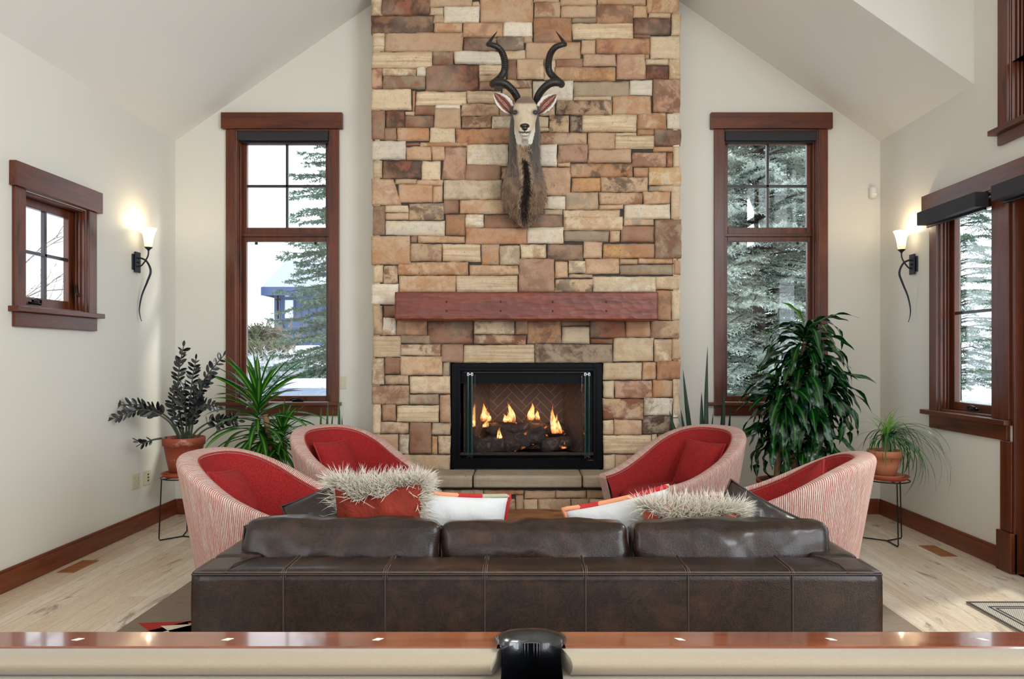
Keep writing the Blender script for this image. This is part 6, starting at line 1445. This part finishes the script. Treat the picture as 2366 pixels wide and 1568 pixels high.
# ears
m_earo = NT('ear_hide')
def _e(m):
    s = m.node('ShaderNodeSeparateXYZ', {0: m.node('ShaderNodeUVMap').outputs[0]}); u, v = s.outputs[0], s.outputs[1]; n = m.noise(m.coord(), 60, 4)
    c = m.ramp(m.math('ADD', m.math('ABSOLUTE', m.math('SUBTRACT', u, .5)), m.math('MULTIPLY', m.math('SUBTRACT', n, .5), .16)), [(.0, lin((120, 62, 40))), (.05, lin((196, 160, 140))), (.09, lin((96, 48, 34))), (.27, lin((140, 84, 62))), (.34, lin((232, 226, 220))), (.47, lin((238, 234, 228))), (.5, lin((90, 84, 82)))])
    c = m.mix(m.ramp(v, [(.0, .8), (.22, 0.0)]), c, lin((66, 60, 60))); m.P(Base_Color=c, Roughness=.8)
_e(m_earo)
for sx in (-1, 1):
    b = KH(427+sx*88, 678, -.015); tip = KH((195 if sx < 0 else 660), (518 if sx < 0 else 528), .0); d = tip-b; L = d.length; d.normalize()
    s = Vector((0, -1, 0)).cross(d).normalized()*(1); G = []; UV = []
    for thick in (0,):
        for i in range(15):
            f = i/14; w = .060*math.sin(PI*min(1, f*.92+.07))**.75*(1 if f < 1 else .1); c = b+d*L*f+Vector((0, -.01*math.sin(f*PI), 0)); row = []; uv = []
            for q in range(9):
                a = -1+q/4; row.append(c+s*w*a+Vector((0, -(a*a)*.030*math.sin(PI*min(1, f+.1))+.020, 0))); uv.append((q/8, f))
            G.append(row); UV.append(uv)
    mb = MB(); mb.grid(G, 0, UV); o = mb.build('ear', m_earo.mat, ku, fixn=False); sd = o.modifiers.new('s', 'SOLIDIFY'); sd.thickness = .004
# horns
m_horn = NT('black_horn'); _w = m_horn.node('ShaderNodeSeparateXYZ', {0: m_horn.node('ShaderNodeUVMap').outputs[0]}).outputs[1]
_s = m_horn.math('SINE', m_horn.math('MULTIPLY', _w, 420.0)); m_horn.P(Base_Color=m_horn.mix(m_horn.noise(m_horn.coord(), 20, 4), lin((16, 13, 12)), lin((44, 36, 32))), Roughness=.4); m_horn.bump(m_horn.math('ADD', m_horn.math('MULTIPLY', _s, .3), m_horn.noise(m_horn.coord(), 50, 4)), .35, .004)
HL = [((385, 612), -.01), ((360, 545), .035), ((318, 490), .075), ((262, 452), .10), ((205, 450), .085), ((188, 462), .03), ((200, 450), -.03), ((240, 415), -.07), ((270, 370), -.075), ((277, 310), -.045), ((262, 240), .0), ((225, 190), .04), ((172, 170), .05), ((152, 168), .02), ((164, 150), -.02), ((190, 112), -.035), ((222, 70), -.04)]
HRr = [25, 27, 28, 29, 28, 27, 27, 26, 26, 26, 25, 22, 18, 16, 13, 8, 1.5]
for sx in (-1, 1):
    P = []
    for (zx, zy), d in HL:
        if sx > 0: zx = 437+(437-zx)*.985+ (12 if zy > 400 else 4); 
        P.append(at(1080+zx/3.2, 50+zy/3.2, 5.52-d))
    n = 110; S = spline(P, n); R_ = [interp([(i/(len(HRr)-1), v) for i, v in enumerate(HRr)], k_/n)*5.5/F/3.2 for k_ in range(n+1)]
    mb = MB(); mb.tube(S, R_, 14); mb.build('horn', m_horn.mat, ku)
# eyes, nose, mouth
m_eye = plain('glass_eye', (10, 8, 7), .06, coat=1); m_nose = plain('black_nose', (20, 18, 20), .3, bump=(200, .3, .002), coat=.4)
from mathutils.bvhtree import BVHTree
bvh = BVHTree.FromPolygons([tuple(v.co+ko) for v in me2.vertices], [tuple(p.vertices) for p in me2.polygons])
def onface(zx, zy, out=0.0):
    o_ = Vector((0, 0, CH)); d = (K(zx, zy)-o_).normalized(); h = bvh.ray_cast(o_, d)[0]
    return (h if h is not None else KH(zx, zy, .1))-d*out
for sx in (-1, 1):
    c = onface(427+sx*76, 671, -.006); mb = MB(); mb.sphere(c, .0150, .0150, .0145, 14, 10); mb.build('eye', m_eye, ku)
    mb = MB(); mb.tube([onface(427+sx*76+17*math.cos(a), 671+14*math.sin(a), .001) for a in [2*PI*i/18 for i in range(19)]], .0034, 6, cap=False); mb.build('eyelid', plain('eyelid', (46, 40, 40), .5), ku)
nc = onface(424, 775, -.008)
mb = MB(); mb.sphere(nc+Vector((0, 0, .004)), .036, .020, .019, 20, 12); mb.sphere(nc+Vector((0, .0, -.012)), .022, .016, .018, 16, 10); mb.build('nose', m_nose, ku)
for sx in (-1, 1):
    mb = MB(); mb.tube([nc+Vector((sx*.012, -.018, -.008)), nc+Vector((sx*.020, -.020, -.001)), nc+Vector((sx*.029, -.014, .004))], [.004, .0065, .003], 8); mb.build('nostril', plain('nostril', (3, 3, 3), .6), ku)
mb = MB(); mb.tube([onface(424+q*4.2, 818-6*math.cos(q*.9)*(abs(q) < 4)+.30*q*q*(-.5)+4, .0012) for q in range(-10, 11)], .0026, 6); mb.tube([onface(424, 796+q*5, .001) for q in range(5)], .0024, 6); mb.build('mouth_line', m_nose, ku)
mb = MB(); rnd2 = random.Random(3); fur(mb, [(KH(424+rnd2.gauss(0, 13), 872+rnd2.uniform(-8, 14), .24), (0, -.2, -1)) for _ in range(160)], .05, rnd2, .15, .0024); mb.build('beard', plain('white_beard', (226, 216, 202), .7), ku, fixn=False)
